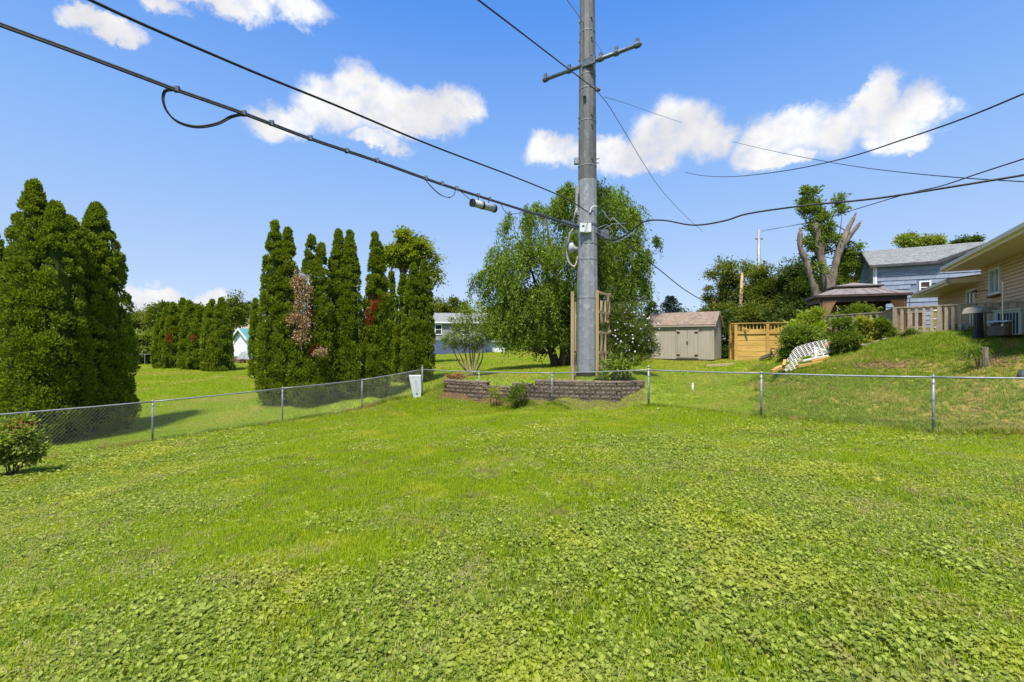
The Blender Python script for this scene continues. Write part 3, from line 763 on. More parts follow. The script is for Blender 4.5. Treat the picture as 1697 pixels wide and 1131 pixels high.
# ------------------------------------------------------------------ steel pole
PX, PY = P(973.5, 600, 20.2).x, 20.2
def pole():
    z0 = h(PX, PY)-.2; ztop = 27.0
    t = thing('utility_pole', 'tall tapered galvanised steel pole rising behind the block wall', 'utility pole', (PX, PY, z0+.2))
    # half width of the pole in photo pixels at several heights
    def rad(z):
        py = 565-(z-CH)*FP/20.2
        return float(np.interp(py, [-700, -200, 0, 50, 200, 400, 500, 640], [8, 11, 12.5, 13, 14.4, 16.3, 17.2, 17.4]))/FP*20.2
    zs = [z0, .2, 1.2, 2.9, 3.0, 5, 7, 9, 11, 13, 15, 17, 20, 23, ztop]
    def facet(a, b):
        m = MB(); zz = [z for z in zs if a < z < b]; zz = [a]+zz+[b]
        m.tube([(PX-(.004*max(z, 0)*0), PY, z) for z in zz], [rad(z) for z in zz], 12); return m
    z1 = CH+(565-494)/FP*20.2
    facet(z0, z1).build('shaft', M['galv_pole'], t)
    z2 = CH+(565-300)/FP*20.2
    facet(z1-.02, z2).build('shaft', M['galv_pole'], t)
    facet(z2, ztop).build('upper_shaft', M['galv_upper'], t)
    m = MB(); m.tube([(PX, PY, z1-.03), (PX, PY, z1+.01)], rad(z1)+.012, 12); m.build('slip_joint', M['galv'], t)
    m = MB(); m.tube([(PX, PY, z0), (PX, PY, z0+.42)], rad(z0)+.03, 24); m.build('base_collar', M['black'], t)
    def zpx(py, d=20.2): return CH+(565-py)/FP*d
    for py in (56, 127, 150, 203, 277, 405, 431):
        z = zpx(py); m = MB(); m.tube([(PX, PY, z-.018), (PX, PY, z+.018)], rad(z)+.010, 16); m.build('band', M['galv'], t)
    for py in (37, 70, 100, 128, 196, 213, 268):
        for sx in (-1, .35):
            z = zpx(py); r = rad(z); a = -pi/2+ (1.35 if sx > 0 else -1.45) if False else None
            x = PX+sx*r*.99; y = PY-math.sqrt(max(r*r-(sx*r)**2, 0))
            m = MB(); m.tube([(x, y+.02, z), (x+sx*.03, y-.07, z)], .035, 6); m.build('step_bolt', M['dark_metal'], t)
    # crossarm: two tubes that pass the pole, with clamps
    Hh = CH+12.05; A = Vector((1.44, 21.2, Hh)); B = Vector((5.24, 18.58, Hh))
    d = (B-A).normalized(); pr = Vector((PX, PY, Hh)); sc = (pr-A).dot(d); c0 = A+d*sc
    m = MB(); m.tube([A, B], .085, 10); arm = m.build('crossarm', M['dark_metal'], t, True)
    up = Vector((0, 0, 1)); sd = d.cross(up)
    for s in (.12, 1.35, 2.05, 3.05-.2, 3.55, 4.45):
        q = A+d*s; m = MB()
        m.tube([q-d*.09, q+d*.09], .125, 10); m.box(q+up*.17, (.07, .05, .09), d, sd, up); m.box(q+up*.1-sd*.12, (.05, .07, .04), d, sd, up)
        m.build('clamp', M['dark_metal'], arm)
    m = MB(); q = Vector((PX, PY-rad(13)-.06, Hh)); m.box(q, (.30, .05, .16), d, Vector((-d.y, d.x, 0)), up); m.build('arm_bracket', M['dark_metal'], t)
    # conductor clamp, small box, hooks
    z = zpx(150); r = rad(z)
    m = MB(); m.box((PX+r+.05, PY-.2, z-.05), (.1, .07, .07)); m.tube([(PX+r, PY-.25, z), (PX+r+.15, PY-.3, z-.12)], .035, 6); m.build('cable_clamp', M['dark_metal'], t)
    z = zpx(163); m = MB(); m.box((PX-.2, PY-r-.05, z), (.06, .05, .14)); m.build('hook_plate', M['dark_metal'], t)
    z = zpx(267); r = rad(z)
    m = MB(); m.box((PX-r-.09, PY, z), (.09, .10, .13)); m.build('junction_box', M['galv'], t)
    m = MB(); m.tube([(PX+r, PY, z+.1), (PX+r+.12, PY-.02, z+.12)], .03, 6); m.build("stud", M["galv"], t); m = MB(); m.tube([(PX+r, PY, z-.08), (PX+r+.12, PY-.02, z-.06)], .03, 6); m.build("stud", M["galv"], t)
    z = zpx(382); r = rad(z); xw = PX+(967-973.5)/FP*20.2
    m = MB(); m.box((xw, PY-r-.07, z), (.24, .08, .19)); m.box((xw+.05, PY-r-.07, z-.2), (.08, .05, .03)); bx = m.build('white_box', M['white_plastic'], t)
    m = MB(); m.box((xw-.1, PY-r-.155, z+.06), (.05, .006, .03)); m.build('latch', M['black'], bx)
    z = zpx(374); m = MB(); m.tube([(PX, PY, z-.04), (PX, PY, z+.04)], rad(z)+.015, 16); m.build('strap', M['dark_metal'], t)
    # offset plate on the left and its wire guard
    m = MB(); zt, zb2 = zpx(308), zpx(357); r = rad(zt)
    m.box((PX-r-.05, PY-.02, (zt+zb2)/2), (.07, .09, (zt-zb2)/2)); m.build('cable_guard', M['galv'], t)
    m = MB(); m.box((PX-r-.005, PY-.17, (zpx(323)+zpx(343))/2), (.022, .03, .27)); m.build('cable_slot', M['black'], t)
    # dome antenna on the left
    z = zpx(413); r = rad(z)
    m = MB(); m.tube([(PX-r-.02, PY-.05, z), (PX-r-.12, PY-.05, z), (PX-r-.30, PY-.08, z+.03), (PX-r-.40, PY-.09, z+.03), (PX-r-.44, PY-.09, z+.03)], [.10, .10, .29, .26, .12], 16)
    m.build('splice_dome', M['grey_plastic'], t, True)
    # coiled slack cable on the left
    m = MB()
    for k in range(3):
        cpx = [(959,372),(948,383-k),(942-k*1.2,400),(941.5-k*1.3,420),(944-k,434),(951,440+k),(955,436),(957,425)]
        m.tube(smooth([P(a, b, 20.2-.1*k) for a, b in cpx], 3), .022, 6)
    m.tube([P(a, b, 20.0) for a, b in [(956,345),(953,352),(949,372)]], .025, 6)
    m.tube([P(a, b, 20.0) for a, b in [(956,433),(953,440),(951,446)]], .025, 6)
    m.build('cable_coil', M['coil'], t, True)
    # ground wire stub on the face and splice bundle on the right
    r2 = rad(zpx(350))
    m = MB(); m.tube([P(a, b, PY-r2-.03) for a, b in [(976,352),(979,350),(980,344),(984,341.5),(990,342)]], .022, 6); m.build('bonding_wire', M['white_plastic'], t, True)
    m = MB(); c = P(1001, 388, 19.9); m.box(c, (.17, .14, .17)); m.box(c+Vector((.02, -.1, -.2)), (.19, .05, .03)); m.build('terminal_box', M['dark_metal'], t)
    for k, loop in enumerate(([(990,378),(1005,372),(1014,379),(1016,388),(1006,396),(996,394)], [(990,384),(1003,399),(1022,401),(1042,392),(1056,377),(1062,371)],
                 [(990,380),(1010,392),(1030,398),(1046,388),(1058,374)], [(1000,380),(1015,371),(1022,371),(1038,370)])):
        m = MB(); m.tube([P(a, b, 19.8-.1*k) for a, b in loop], .018, 6, False); m.build('jumper_wire', M['dark_metal'], t, True)
    m = MB(); m.tube([P(a, b, 19.7) for a, b in [(1000,350),(1006,360),(1012,366),(1014,362),(1016,361),(1030,374),(1043,387)]], .018, 6, False); m.build('dead_end_grip', M['galv'], t, True)
    m = MB(); a = P(932, 367.5, 19.5); b = P(957, 376, 19.9); m.beam(a, b, .12, .20); m.build('suspension_bar', M['dark_metal'], t)
pole()

# ------------------------------------------------------------------ overhead cables: each hangs in a vertical plane between two plan points
def plane_pt(px, py, A, B):
    k = (px-848.5)/FP
    # (A + s(B-A)) with x = k*y
    ax, ay = A; bx, by = B
    den = (bx-ax)-k*(by-ay); s = (k*ay-ax)/den
    y = ay+s*(by-ay)
    return P(px, py, y)
def cable(pxs, A, B, r, label, m='black', ext=None, name='overhead_cable', group='overhead cables and wires'):
    pts = [plane_pt(a, b, A, B) for a, b in pxs]
    pts = smooth(pts)
    if ext: pts = [pts[0]+(pts[0]-pts[3]).normalized()*ext]+pts
    mb = MB(); mb.tube(pts, r, 6)
    o = mb.build(name, M[m], None, True); return props(o, label, 'cable')
PLA, PLB = (3.2, 19.5), (-8.5, 7.6)
def cables():
    main = [(0,38),(120,82),(250,131),(293,147),(404.6,186.5),(514,228),(625.6,265.6),(706.5,295),(757,312),(860,344.7),(920,363),(958,375)]
    # the bundle: messenger with three strands lashed on it
    t = thing('cable_bundle', 'thick black lashed cable bundle running from upper left to the pole', 'cable', (3.2, 19.5, 6.7))
    pts = smooth([plane_pt(a, b, PLA, PLB) for a, b in main]); d0 = (pts[0]-pts[3]).normalized(); pts = [pts[0]+d0*9]+pts
    m = MB(); m.tube(pts, .020, 6); m.build('messenger_wire', M['dark_metal'], t, True)
    for dx, dz, r in ((.0, -.042, .026), (.03, -.07, .018)):
        m = MB(); m.tube([p+Vector((dx, -dx, dz)) for p in pts], r, 6); m.build('strand', M['black'], t, True)
    loop = [(293,147),(281,147.5),(271.6,151),(269.5,166.7),(278,186.5),(296,201.7),(325,209),(358,204),(383,192),(404,188)]
    for k in range(2):
        m = MB(); m.tube(smooth([plane_pt(a+k*2, b+k*2.4, PLA, PLB) for a, b in loop]), .018, 6); m.build('slack_loop', M['black'], t, True)
    for loop in ([(514,228),(540,238),(580,252),(602,261)], [(701,293),(712,306),(728,321),(742,327),(752,323),(755,312)], [(701,293),(715,310),(730,323),(746,328)], [(757,312),(768,321),(783,334)],
                 [(828.7,335),(836,349),(845,355),(860,353),(890,353),(915,361)], [(625,265),(640,272),(650,273)]):
        m = MB(); m.tube(smooth([plane_pt(a, b, PLA, PLB) for a, b in loop]), .011, 5); m.build('drop_wire', M['black'], t, True)
    for a, b in ((293,147),(404,187),(450,203),(514,228),(575,249),(625,265),(706,294),(733,303),(757,311),(793,323),(812,329)):
        p = plane_pt(a, b, PLA, PLB); m = MB(); m.box(p+Vector((0, 0, -.01)), (.05, .03, .06)); m.build('lashing_clamp', M['dark_metal'], t)
    # splice canister hanging below
    t2 = thing('splice_canister', 'white cylindrical splice case with black bands hanging under the cable bundle', 'splice case', plane_pt(800, 341, PLA, PLB))
    a = plane_pt(783, 336, PLA, PLB); b = plane_pt(820, 346, PLA, PLB)
    m = MB(); m.tube([a, b], .12, 16); m.build('case', M['grey_plastic'], t2, True)
    for f, w in ((.0, .03), (.42, .04), (.97, .04)):
        q = a.lerp(b, f); d = (b-a).normalized(); m = MB(); m.tube([q-d*w, q+d*w], .132, 16); m.build('end_band' if f != .42 else 'middle_band', M['black'], t2)
    for f in (.25, .72):
        q = a.lerp(b, f); m = MB(); m.tube([q+Vector((0, 0, .1)), q+Vector((0, 0, .33))], .014, 5); m.build('hanger', M['dark_metal'], t2)
    cable([(150,0),(250,46),(422.5,120),(555.5,174),(713.7,240.4),(860,296),(936,328),(974,351)], (3.3, 19.6), (-5.5, 6.5), .022, 'single thin black cable above the thick bundle at upper left', ext=12)
    cable([(793,0),(860,51),(938,111),(988,149)], (3.6, 19.8), (-1.3, 9.0), .022, 'black wire from the top centre down to the clamp below the crossarm', ext=9)
    cable([(988,150),(1008.5,174.5),(1038,223),(1068,273),(1094,312),(1130,352),(1165,384)], (3.7, 20.1), (24, 55), .018, 'thin twisted wire falling from the pole clamp to the right past the cloud', m='dark_metal')
    cable([(940,0),(962,31),(990,74),(1003,95)], (2.0, 16), (6.5, 32), .014, 'faint thin wire passing behind the top of the pole', m='dark_metal', ext=6)
    cable([(985,384),(1010,397),(1030,393),(1050,380),(1068,367),(1100,365),(1150,373),(1200,366),(1240,354),(1330,341),(1450,329),(1580,309),(1697,290)], (3.7, 19.9), (13.5, 11), .030, 'thick black cable from the pole junction sagging to the right edge', ext=None)
    cable([(1022,391),(1083,439),(1140,483.6),(1180,503),(1226,512)], (3.9, 20.2), (21.5, 44), .028, 'black cable dropping from the pole towards the shed and far wooden pole')
    cable([(1135,285),(1165,291),(1215,292.5),(1300,283),(1400,262),(1500,230),(1600,195),(1697,155)], (18, 48), (14, 12), .026, 'dark sagging cable crossing the right hand cloud and rising to the right edge')
    cable([(1215,235),(1280,250),(1350,264),(1420,276),(1500,286),(1600,295),(1697,301)], (24, 50), (15, 13), .018, 'thin straight dark wire slanting down to the right edge')
    cable([(1262,382),(1340,369),(1420,346),(1500,322),(1560,308),(1620,288),(1697,263)], (32.5, 60), (16, 14), .024, 'thin wire from the far steel pole crossing in front of the bare trunk')
    cable([(1001,160),(1040,172),(1085,188),(1130,203)], (4.1, 21), (28, 60), .012, 'very faint wire leaving the pole over the middle cloud', m='dark_metal')
    cable([(1262,384),(1290,378),(1325,371),(1345,366)], (32.6, 60), (26, 36), .02, 'faint wire between the far steel pole and the bare trunk', m='galv')
cables()

# ------------------------------------------------------------------ timber trellis round the pole's foot
def trellis():
    t = thing('wooden_trellis', 'open treated lumber trellis frame standing round the foot of the steel pole', 'trellis', (PX, PY-.6, h(PX, PY-.6)))
    def post(px, d, ptop, w=.125, dd=.1, pb=640):
        a = P(px, ptop, d); zb = h(a.x, a.y)-.15
        m = MB(); m.box((a.x, a.y, (a.z+zb)/2), (w/2, dd/2, (a.z-zb)/2)); m.build('post', M['treated'], t); return Vector((a.x, a.y, 0))
    L0 = post(948.3, 19.35, 483); Rn = post(989.5, 19.3, 480.5); Rb = post(1008.5, 20.6, 486); 
    Lb = Vector((L0.x+.25, 20.9, 0)); 
    m = MB(); a = P(953.5, 500, 20.9); zb = h(a.x, a.y)-.1; m.box((a.x, a.y, (a.z+zb)/2), (.04, .03, (a.z-zb)/2)); m.build('slat', M['treated'], t)
    def rung(py, A=Rn, B=Rb, ex=.12, w=.09, da=.0, hh=.11):
        za = CH+(565-py)/FP*19.3; d = (B-A).normalized()
        n = Vector((d.y, -d.x, 0))*-.075*0
        m = MB(); m.beam(Vector((A.x, A.y, za))-d*.02+n+Vector((.07, -.02, 0)), Vector((B.x, B.y, za-.02))+d*ex+n+Vector((.07, -.02, 0)), .05, hh); m.build('rung', M['treated'], t)
    for py in (484, 516.5, 550.5, 584): rung(py)
    d = (Rb-Rn)
    q = Rn+d*.42; 
    for px, y0, y1 in ((996.5, 498, 534), (1002.5, 498, 533), (996.5, 553, 612), (1002.5, 553, 612)):
        a = P(px, y0, 20.0); b = P(px, y1, 20.0); m = MB(); m.box(((a.x, a.y, (a.z+b.z)/2)), (.05, .025, (a.z-b.z)/2)); m.build('slat', M['treated'], t)
    a = P(996, 533, 19.95); b = P(1009, 533, 20.3); m = MB(); m.beam(a, b, .04, .11); m.build('short_rung', M['treated'], t)
    a = P(951, 583, 20.6); b = P(958, 583, 21.0); m = MB(); m.beam(a, b, .04, .1); m.build('short_rung', M['treated'], t)
    a = P(948, 585, 21.0); b = P(1009, 585, 21.2); m = MB(); m.beam(a, b, .04, .1); m.build('rear_rail', M['treated'], t)
trellis()

# ------------------------------------------------------------------ buildings
class Wall:
    """vertical plane through O along u; n points outwards"""
    def __init__(s, O, u, n):
        s.O = Vector((O[0], O[1], 0)); s.u = Vector((u[0], u[1], 0)).normalized(); s.n = Vector((n[0], n[1], 0)).normalized()
        s.n = (s.n-s.u*s.n.dot(s.u)).normalized()
    def p(s, t, z, o=0.): return s.O+s.u*t+s.n*o+Vector((0, 0, z))
    def slab(s, m, t0, t1, z0, z1, o0, o1):
        return m.box(s.p((t0+t1)/2, (z0+z1)/2, (o0+o1)/2), (abs(t1-t0)/2, abs(o1-o0)/2, abs(z1-z0)/2), s.u, s.n, (0, 0, 1))
    def tpx(s, px):
        k = (px-848.5)/FP; return (k*s.O.y-s.O.x)/(s.u.x-k*s.u.y)
def window(w, parent, t0, t1, z0, z1, glass='glass', frame='white_trim', fw=.07, sash=True, mull=0, out=.02, name='window'):
    m = MB()
    w.slab(m, t0, t1, z1-fw, z1, out-.02, out+.05); w.slab(m, t0, t1, z0, z0+fw, out-.02, out+.05)
    w.slab(m, t0, t0+fw, z0+fw, z1-fw, out-.02, out+.048); w.slab(m, t1-fw, t1, z0+fw, z1-fw, out-.02, out+.048)
    o = m.build(name, M[frame], parent)
    if sash and z1-z0 > .6:
        k = MB(); zm = (z0+z1)/2; w.slab(k, t0+fw, t1-fw, zm-.025, zm+.025, out-.01, out+.035); k.build('sash_rail', M[frame], o)
    for i in range(mull):
        k = MB(); tm = t0+(t1-t0)*(i+1)/(mull+1); w.slab(k, tm-.035, tm+.035, z0+fw, z1-fw, out-.01, out+.034); k.build('mullion', M[frame], o)
    k = MB(); w.slab(k, t0+fw, t1-fw, z0+fw, z1-fw, out-.015, out+.006); k.build('pane', M[glass], o)
    return o

def shed():
    O = P(1183, 597, 25); z0 = CH-1.02; u = Vector((.83, -.55, 0)).normalized(); sd = Vector((.55, .83, 0)).normalized()
    t = thing('garden_shed', 'beige wooden garden shed with brown shingled roof and double doors', 'shed', (O.x, O.y, h(O.x, O.y)))
    L = 3.68; D = 2.4; he = 1.96; hr = 2.66
    ol = Vector((O.x, O.y, 0))-u*L
    F = Wall((ol.x, ol.y), u, -sd); S = Wall((O.x, O.y), sd, u)
    m = MB()
    F.slab(m, 0, L, z0, z0+he, -.06, -.02); S.slab(m, .02, D, z0, z0+he, -.06, -.02)
    B = Wall((ol+sd*D)[:2], u, sd); B.slab(m, 0, L, z0, z0+he, -.06, -.02)
    Lw = Wall(ol[:2], sd, -u); Lw.slab(m, .02, D, z0, z0+he, -.06, -.02)
    m.poly([S.p(0, z0+he, -.03), S.p(D, z0+he, -.03), S.p(D/2, z0+hr, -.03)]); m.poly([Lw.p(0, z0+he, -.03), Lw.p(D/2, z0+hr, -.03), Lw.p(D, z0+he, -.03)])
    m.build('wall', M['beige_shed'], t)
    d0, d1 = F.tpx(1121.5), F.tpx(1157)
    k = 0; x = 0.0; w_ = L/18
    while x < L-.01:     # grooved vertical panels, one plank each
        z1 = z0+he
        if x+w_ > d0 and x < d1: zb = z0+1.74
        else: zb = z0
        m = MB(); F.slab(m, x+.006, x+w_-.006, zb, z1-.03, -.02, .0); m.build('siding_plank', M['beige_shed'], t); x += w_
    for i in range(10):
        a = i*D/10; m = MB(); zt = z0+he+(hr-he)*(1-abs((a+D/20)-D/2)/(D/2))-.06
        S.slab(m, a+.006, a+D/10-.006, z0, zt, -.02, 0); m.build('siding_plank', M['beige_shed'], t)
    for a, b in ((0, .07), (L-.07, L)):
        m = MB(); F.slab(m, a, b, z0, z0+he, 0, .02); m.build('corner_board', M['shed_trim'], t)
    m = MB(); S.slab(m, 0, .07, z0, z0+he, 0, .02); m.build('corner_board', M['shed_trim'], t)
    m = MB(); F.slab(m, -.02, L+.02, z0+he-.10, z0+he+.0, 0, .05); m.build('frieze_board', M['shed_trim'], t)
    dm = (d0+d1)/2
    for a, b in ((d0+.04, dm-.008), (dm+.008, d1-.04)):
        m = MB(); F.slab(m, a, b, z0+.06, z0+1.68, 0, .02); dr = m.build('door', M['beige_shed'], t)
        n = 3
        for i in range(n):
            q = MB(); F.slab(q, a+(b-a)*i/n+.005, a+(b-a)*(i+1)/n-.005, z0+.10, z0+1.62, .02, .032); q.build('door_plank', M['beige_shed'], dr)
        hx = a+.05 if a < dm-.3 else b-.05
        for z in (.22, 1.5):
            q = MB(); F.slab(q, hx-.09, hx+.09, z0+z-.045, z0+z+.045, .034, .05); q.build('hinge', M['black'], dr)
    for a, b, c, d in ((d0-.03, d1+.03, 1.68, 1.74), (d0-.03, d0+.03, .04, 1.68), (d1-.03, d1+.03, .04, 1.68)):
        m = MB(); F.slab(m, a, b, z0+c, z0+d, .0, .045); m.build('door_trim', M['shed_trim'], t)
    m = MB(); F.slab(m, dm-.05, dm+.05, z0+.86, z0+1.0, .034, .06); m.build('door_handle', M['rust'], t)
    for q in (-.14, .14):
        m = MB(); F.slab(m, dm+q-.035, dm+q+.035, z0+1.79, z0+1.86, .02, .05); m.build('vent', M['black'], t)
    # roof: two slabs with shingle courses
    ov = .12; s = (hr-he)/(D/2)
    def slope(side):
        for c in range(9):
            f0 = c/9; f1 = (c+1)/9+.02; e = -ov
            def pt(f, x):
                q = e+(D/2-e)*f; z = z0+he+q*s+.04
                q2 = q if side else D-q
                return ol+u*x+sd*q2+Vector((0, 0, z))
            m = MB(); a, b, cc, dd = pt(f0, -ov), pt(f0, L+ov), pt(min(f1, 1), L+ov), pt(min(f1, 1), -ov)
            th = Vector((0, 0, .022))
            m.prism([a+th, b+th, cc+th*.3, dd+th*.3] if side else [b+th, a+th, dd+th*.3, cc+th*.3], (0, 0, -.05)); m.build('shingle_course', M['roof_brown'], rf)
    m = MB(); a = ol-u*ov; 
    def rp(q, x, z): return ol+u*x+sd*q+Vector((0, 0, z0+he+z))
    m.prism([rp(-ov, -ov, -ov*s), rp(D/2, -ov, hr-he), rp(D+ov, -ov, -ov*s), rp(D+ov, -ov, -ov*s-.07), rp(D/2, -ov, hr-he-.07), rp(-ov, -ov, -ov*s-.07)], u*(L+2*ov))
    rf = m.build('roof', M['shed_trim'], t); slope(True); slope(False)
    for x in (.25, 1.3, 2.4, 3.4):
        m = MB(); p = ol+u*x+sd*.3; m.box((p.x, p.y, z0-.12), (.12, .18, .13), u, sd); m.build('skid_block', M['treated'], t)
    m = MB(); c = ol+u*L/2+sd*D/2; m.box((c.x, c.y, z0-.04), (L/2-.02, D/2-.02, .045), u, sd); m.build('floor_frame', M['gazebo_dark'], t)
shed()
def timber(name, a, b, w, hh, mt, label, cat='timber', lift=0):
    m = MB(); m.beam(a+Vector((0, 0, lift)), b+Vector((0, 0, lift)), w, hh); return m.build(name, M[mt], None, label=label, cat=cat)
def gp(px, py, d, dz=0):
    a = P(px, py, d); a.z = h(a.x, a.y)+dz; return a
timber('landscape_timber', gp(1170, 600, 23.6, .06), gp(1217, 600, 23.4, .06), .12, .12, 'treated', 'long treated timber lying on the grass between shed and yellow wood wall')

def yellow_wall():
    z1 = CH+1.0
    a = P(1220, 595, 25.2); b = P(1345, 590, 23.4); u = Vector((b.x-a.x, b.y-a.y, 0)); L = u.length; u.normalize(); n = Vector((u.y, -u.x, 0))
    t = thing('pine_retaining_fence', 'new yellow pine plank wall topped by a baluster rail beside the shed', 'wooden wall', (a.x, a.y, h(a.x, a.y)))
    W = Wall((a.x, a.y), u[:2], n[:2])
    zb = lambda s: h(*(W.p(s, 0)[:2]))-.1
    posts = [0, W.tpx(1272.5), W.tpx(1326)]
    zm = CH+(565-549)/FP*24.8
    for s in posts:
        m = MB(); W.slab(m, s-.07, s+.07, zb(s), z1-.03, .0, .14); m.build('post', M['yellow_wood'], t)
    q = P(1211.5, 597, 25.9)
    m = MB(); m.box((q.x, q.y, (h(q.x, q.y)+z1-.1)/2), (.085, .085, (z1-.1-h(q.x, q.y))/2+.04)); m.build('post', M['yellow_wood'], t)
    ends = posts+[L]
    for i in range(3):
        s0 = ends[i]+.07; s1 = ends[i+1]-(.07 if i < 2 else 0); z = zm-.14; k = 0
        while z > zb(s1)-.15 and k < 8:
            bh = [.36, .28, .31, .27, .30, .3, .3, .3][k]
            m = MB(); W.slab(m, s0, s1, max(z-bh+.020, zb(s0)-.1), z, .02, .06+(.006 if k % 2 else 0)); m.build('plank', M['yellow_wood'], t); z -= bh; k += 1
        m = MB(); W.slab(m, s0, s1, zm-.14, zm-.0, .05, .11); m.build('bottom_rail', M['yellow_wood'], t)
        nb = max(2, int((s1-s0)/.155))
        for j in range(nb):
            s = s0+(s1-s0)*(j+.5)/nb; m = MB(); W.slab(m, s-.022, s+.022, zm, z1-.06, .05, .09); m.build('baluster', M['yellow_wood'], t)
    m = MB(); W.slab(m, -.25, L, z1-.06, z1-.015, .0, .16); m.build('top_rail', M['yellow_wood'], t)
    # return side towards the left rear
    m = MB(); p0 = W.p(0, z1-.035, .08); m.beam(p0, Vector((q.x, q.y, z1-.035)), .12, .05); m.build('top_rail', M['yellow_wood'], t)
    for z in (zb(0)+.3, zb(0)+.65, zb(0)+1.0, zb(0)+1.35):
        m = MB(); m.beam(Vector((W.p(0, 0, .0).x, W.p(0, 0, 0).y, z)), Vector((q.x, q.y, z)), .04, .31); m.build('plank', M['yellow_wood'], t)
    # deck floor behind with pale sloping boards
    m = MB(); W.slab(m, 0, L, zm-.2, zm-.16, -2.5, 0); m.build('deck_floor', M['yellow_wood'], t)
    for i, (x0, y0, x1, y1) in enumerate(((1226,542,1240,548),(1240,547,1272,547),(1276,549,1318,537),(1290,547,1318,541))):
        A = P(x0, y0, 25.2); B = P(x1, y1, 24.6); m = MB(); m.beam(A, B, .05, .12)
        o = m.build('loose_board', M['yellow_wood'], None, label=['short pale board at the left end behind the yellow balusters','level pale board lying behind the left bay of yellow balusters','longer slanting pale board behind the right bay of yellow balusters','lower slanting pale board behind the right bay of yellow balusters'][i], cat='board', group='loose boards behind the yellow balusters')
yellow_wall()
# clutter in front of the yellow wall
def clutter():
    for i, (x0, y0, x1, y1, d, w) in enumerate(((1259,588,1276,586,23.4,.16),(1262,591,1280,587,23.1,.12))):
        a = P(x0, y0, d); b = P(x1, y1, d-.3); a.z = h(a.x, a.y)+.12+.1*i; b.z = h(b.x, b.y)+.2+.1*i
        m = MB(); m.beam(a, b, .2, .12); m.build('cut_log', M['bark_pale'], None, label=['upper short cut log piled before the yellow plank wall', 'lower short cut log piled before the yellow plank wall'][i], cat='log', group='cut logs by the yellow wall')
    t = thing('folding_frame', 'dark metal folding frame leaning by the yellow plank wall', 'metal frame', gp(1279, 593, 22.6))
    for a, b in (((1277,594),(1278,577)),((1277,577),(1288,579)),((1276,597),(1289,581)),((1283,592),(1277,580))):
        m = MB(); m.tube([P(a[0], a[1], 22.6), P(b[0], b[1], 22.5)], .028, 6); m.build('bar', M['fascia_dark'], t)
clutter()

def deck_rail():
    z = CH+1.20
    path = [P(1344, 565, 24.5), P(1466, 565, 20.6), P(1484, 565, 18.2), P(1558, 565, 17.0), P(1697, 565, 14.9), P(1800, 565, 13.5)]
    path = [Vector((p.x, p.y, 0)) for p in path]
    t = thing('deck_railing', 'weathered grey wood deck railing with vertical balusters in front of the houses', 'railing', (path[2].x, path[2].y, h(path[2].x, path[2].y)))
    zb = CH+.26
    def zr(p): return CH+ (565-np.interp(848.5+FP*p.x/p.y, [1344,1466,1484,1697,1800], [525,517,510,499,494]))/FP*p.y
    for i, (a, b) in enumerate(zip(path[:-1], path[1:])):
        d = (b-a); L = d.length; d.normalize(); n = Vector((d.y, -d.x, 0))
        za, zc = zr(a), zr(b); hb = 1.05
        m = MB(); m.beam(a+Vector((0, 0, za)), b+Vector((0, 0, zc)), .14, .045); m.build('cap_rail', M['grey_wood'], t)
        m = MB(); m.beam(a+n*.0+Vector((0, 0, za-.09)), b+Vector((0, 0, zc-.09)), .04, .10); m.build('upper_rail', M['grey_wood'], t)
        m = MB(); m.beam(a+Vector((0, 0, za-hb+.10)), b+Vector((0, 0, zc-hb+.10)), .04, .10); m.build('lower_rail', M['grey_wood'], t)
        sp = {0: .30, 1: .22, 2: .24, 3: .21, 4: .25}[i]; k = max(2, round(L/sp))
        for j in range(k+1):
            p = a+d*L*j/k; zz = za+(zc-za)*j/k
            post = j == 0 or (i >= 2 and j % 6 == 0)
            if post:
                m = MB(); m.box((p.x, p.y, zz-hb/2-.12), (.065, .065, hb/2+.10), d, n); m.build('post', M['grey_wood'], t)
            else:
                m = MB(); q = p+n*.035; m.box((q.x, q.y, zz-hb/2-.02), ((.045 if i > 0 else .05), .018, hb/2-.01), d, n); m.build('baluster', M['grey_wood'], t)
        if i >= 2:
            m = MB(); q0 = a-n*.05; q1 = b-n*.05; m.beam(q0+Vector((0, 0, za-hb-.12)), q1+Vector((0, 0, zc-hb-.12)), .06, .24); m.build('rim_board', M['gazebo_dark'], t)
            m = MB(); m.prism([a+n*.05+Vector((0, 0, za-hb-.24)), b+n*.05+Vector((0, 0, zc-hb-.24)), b-n*3+Vector((0, 0, zc-hb-.24)), a-n*3+Vector((0, 0, za-hb-.24))], (0, 0, .06)); m.build('deck_floor', M['grey_wood'], t)
deck_rail()

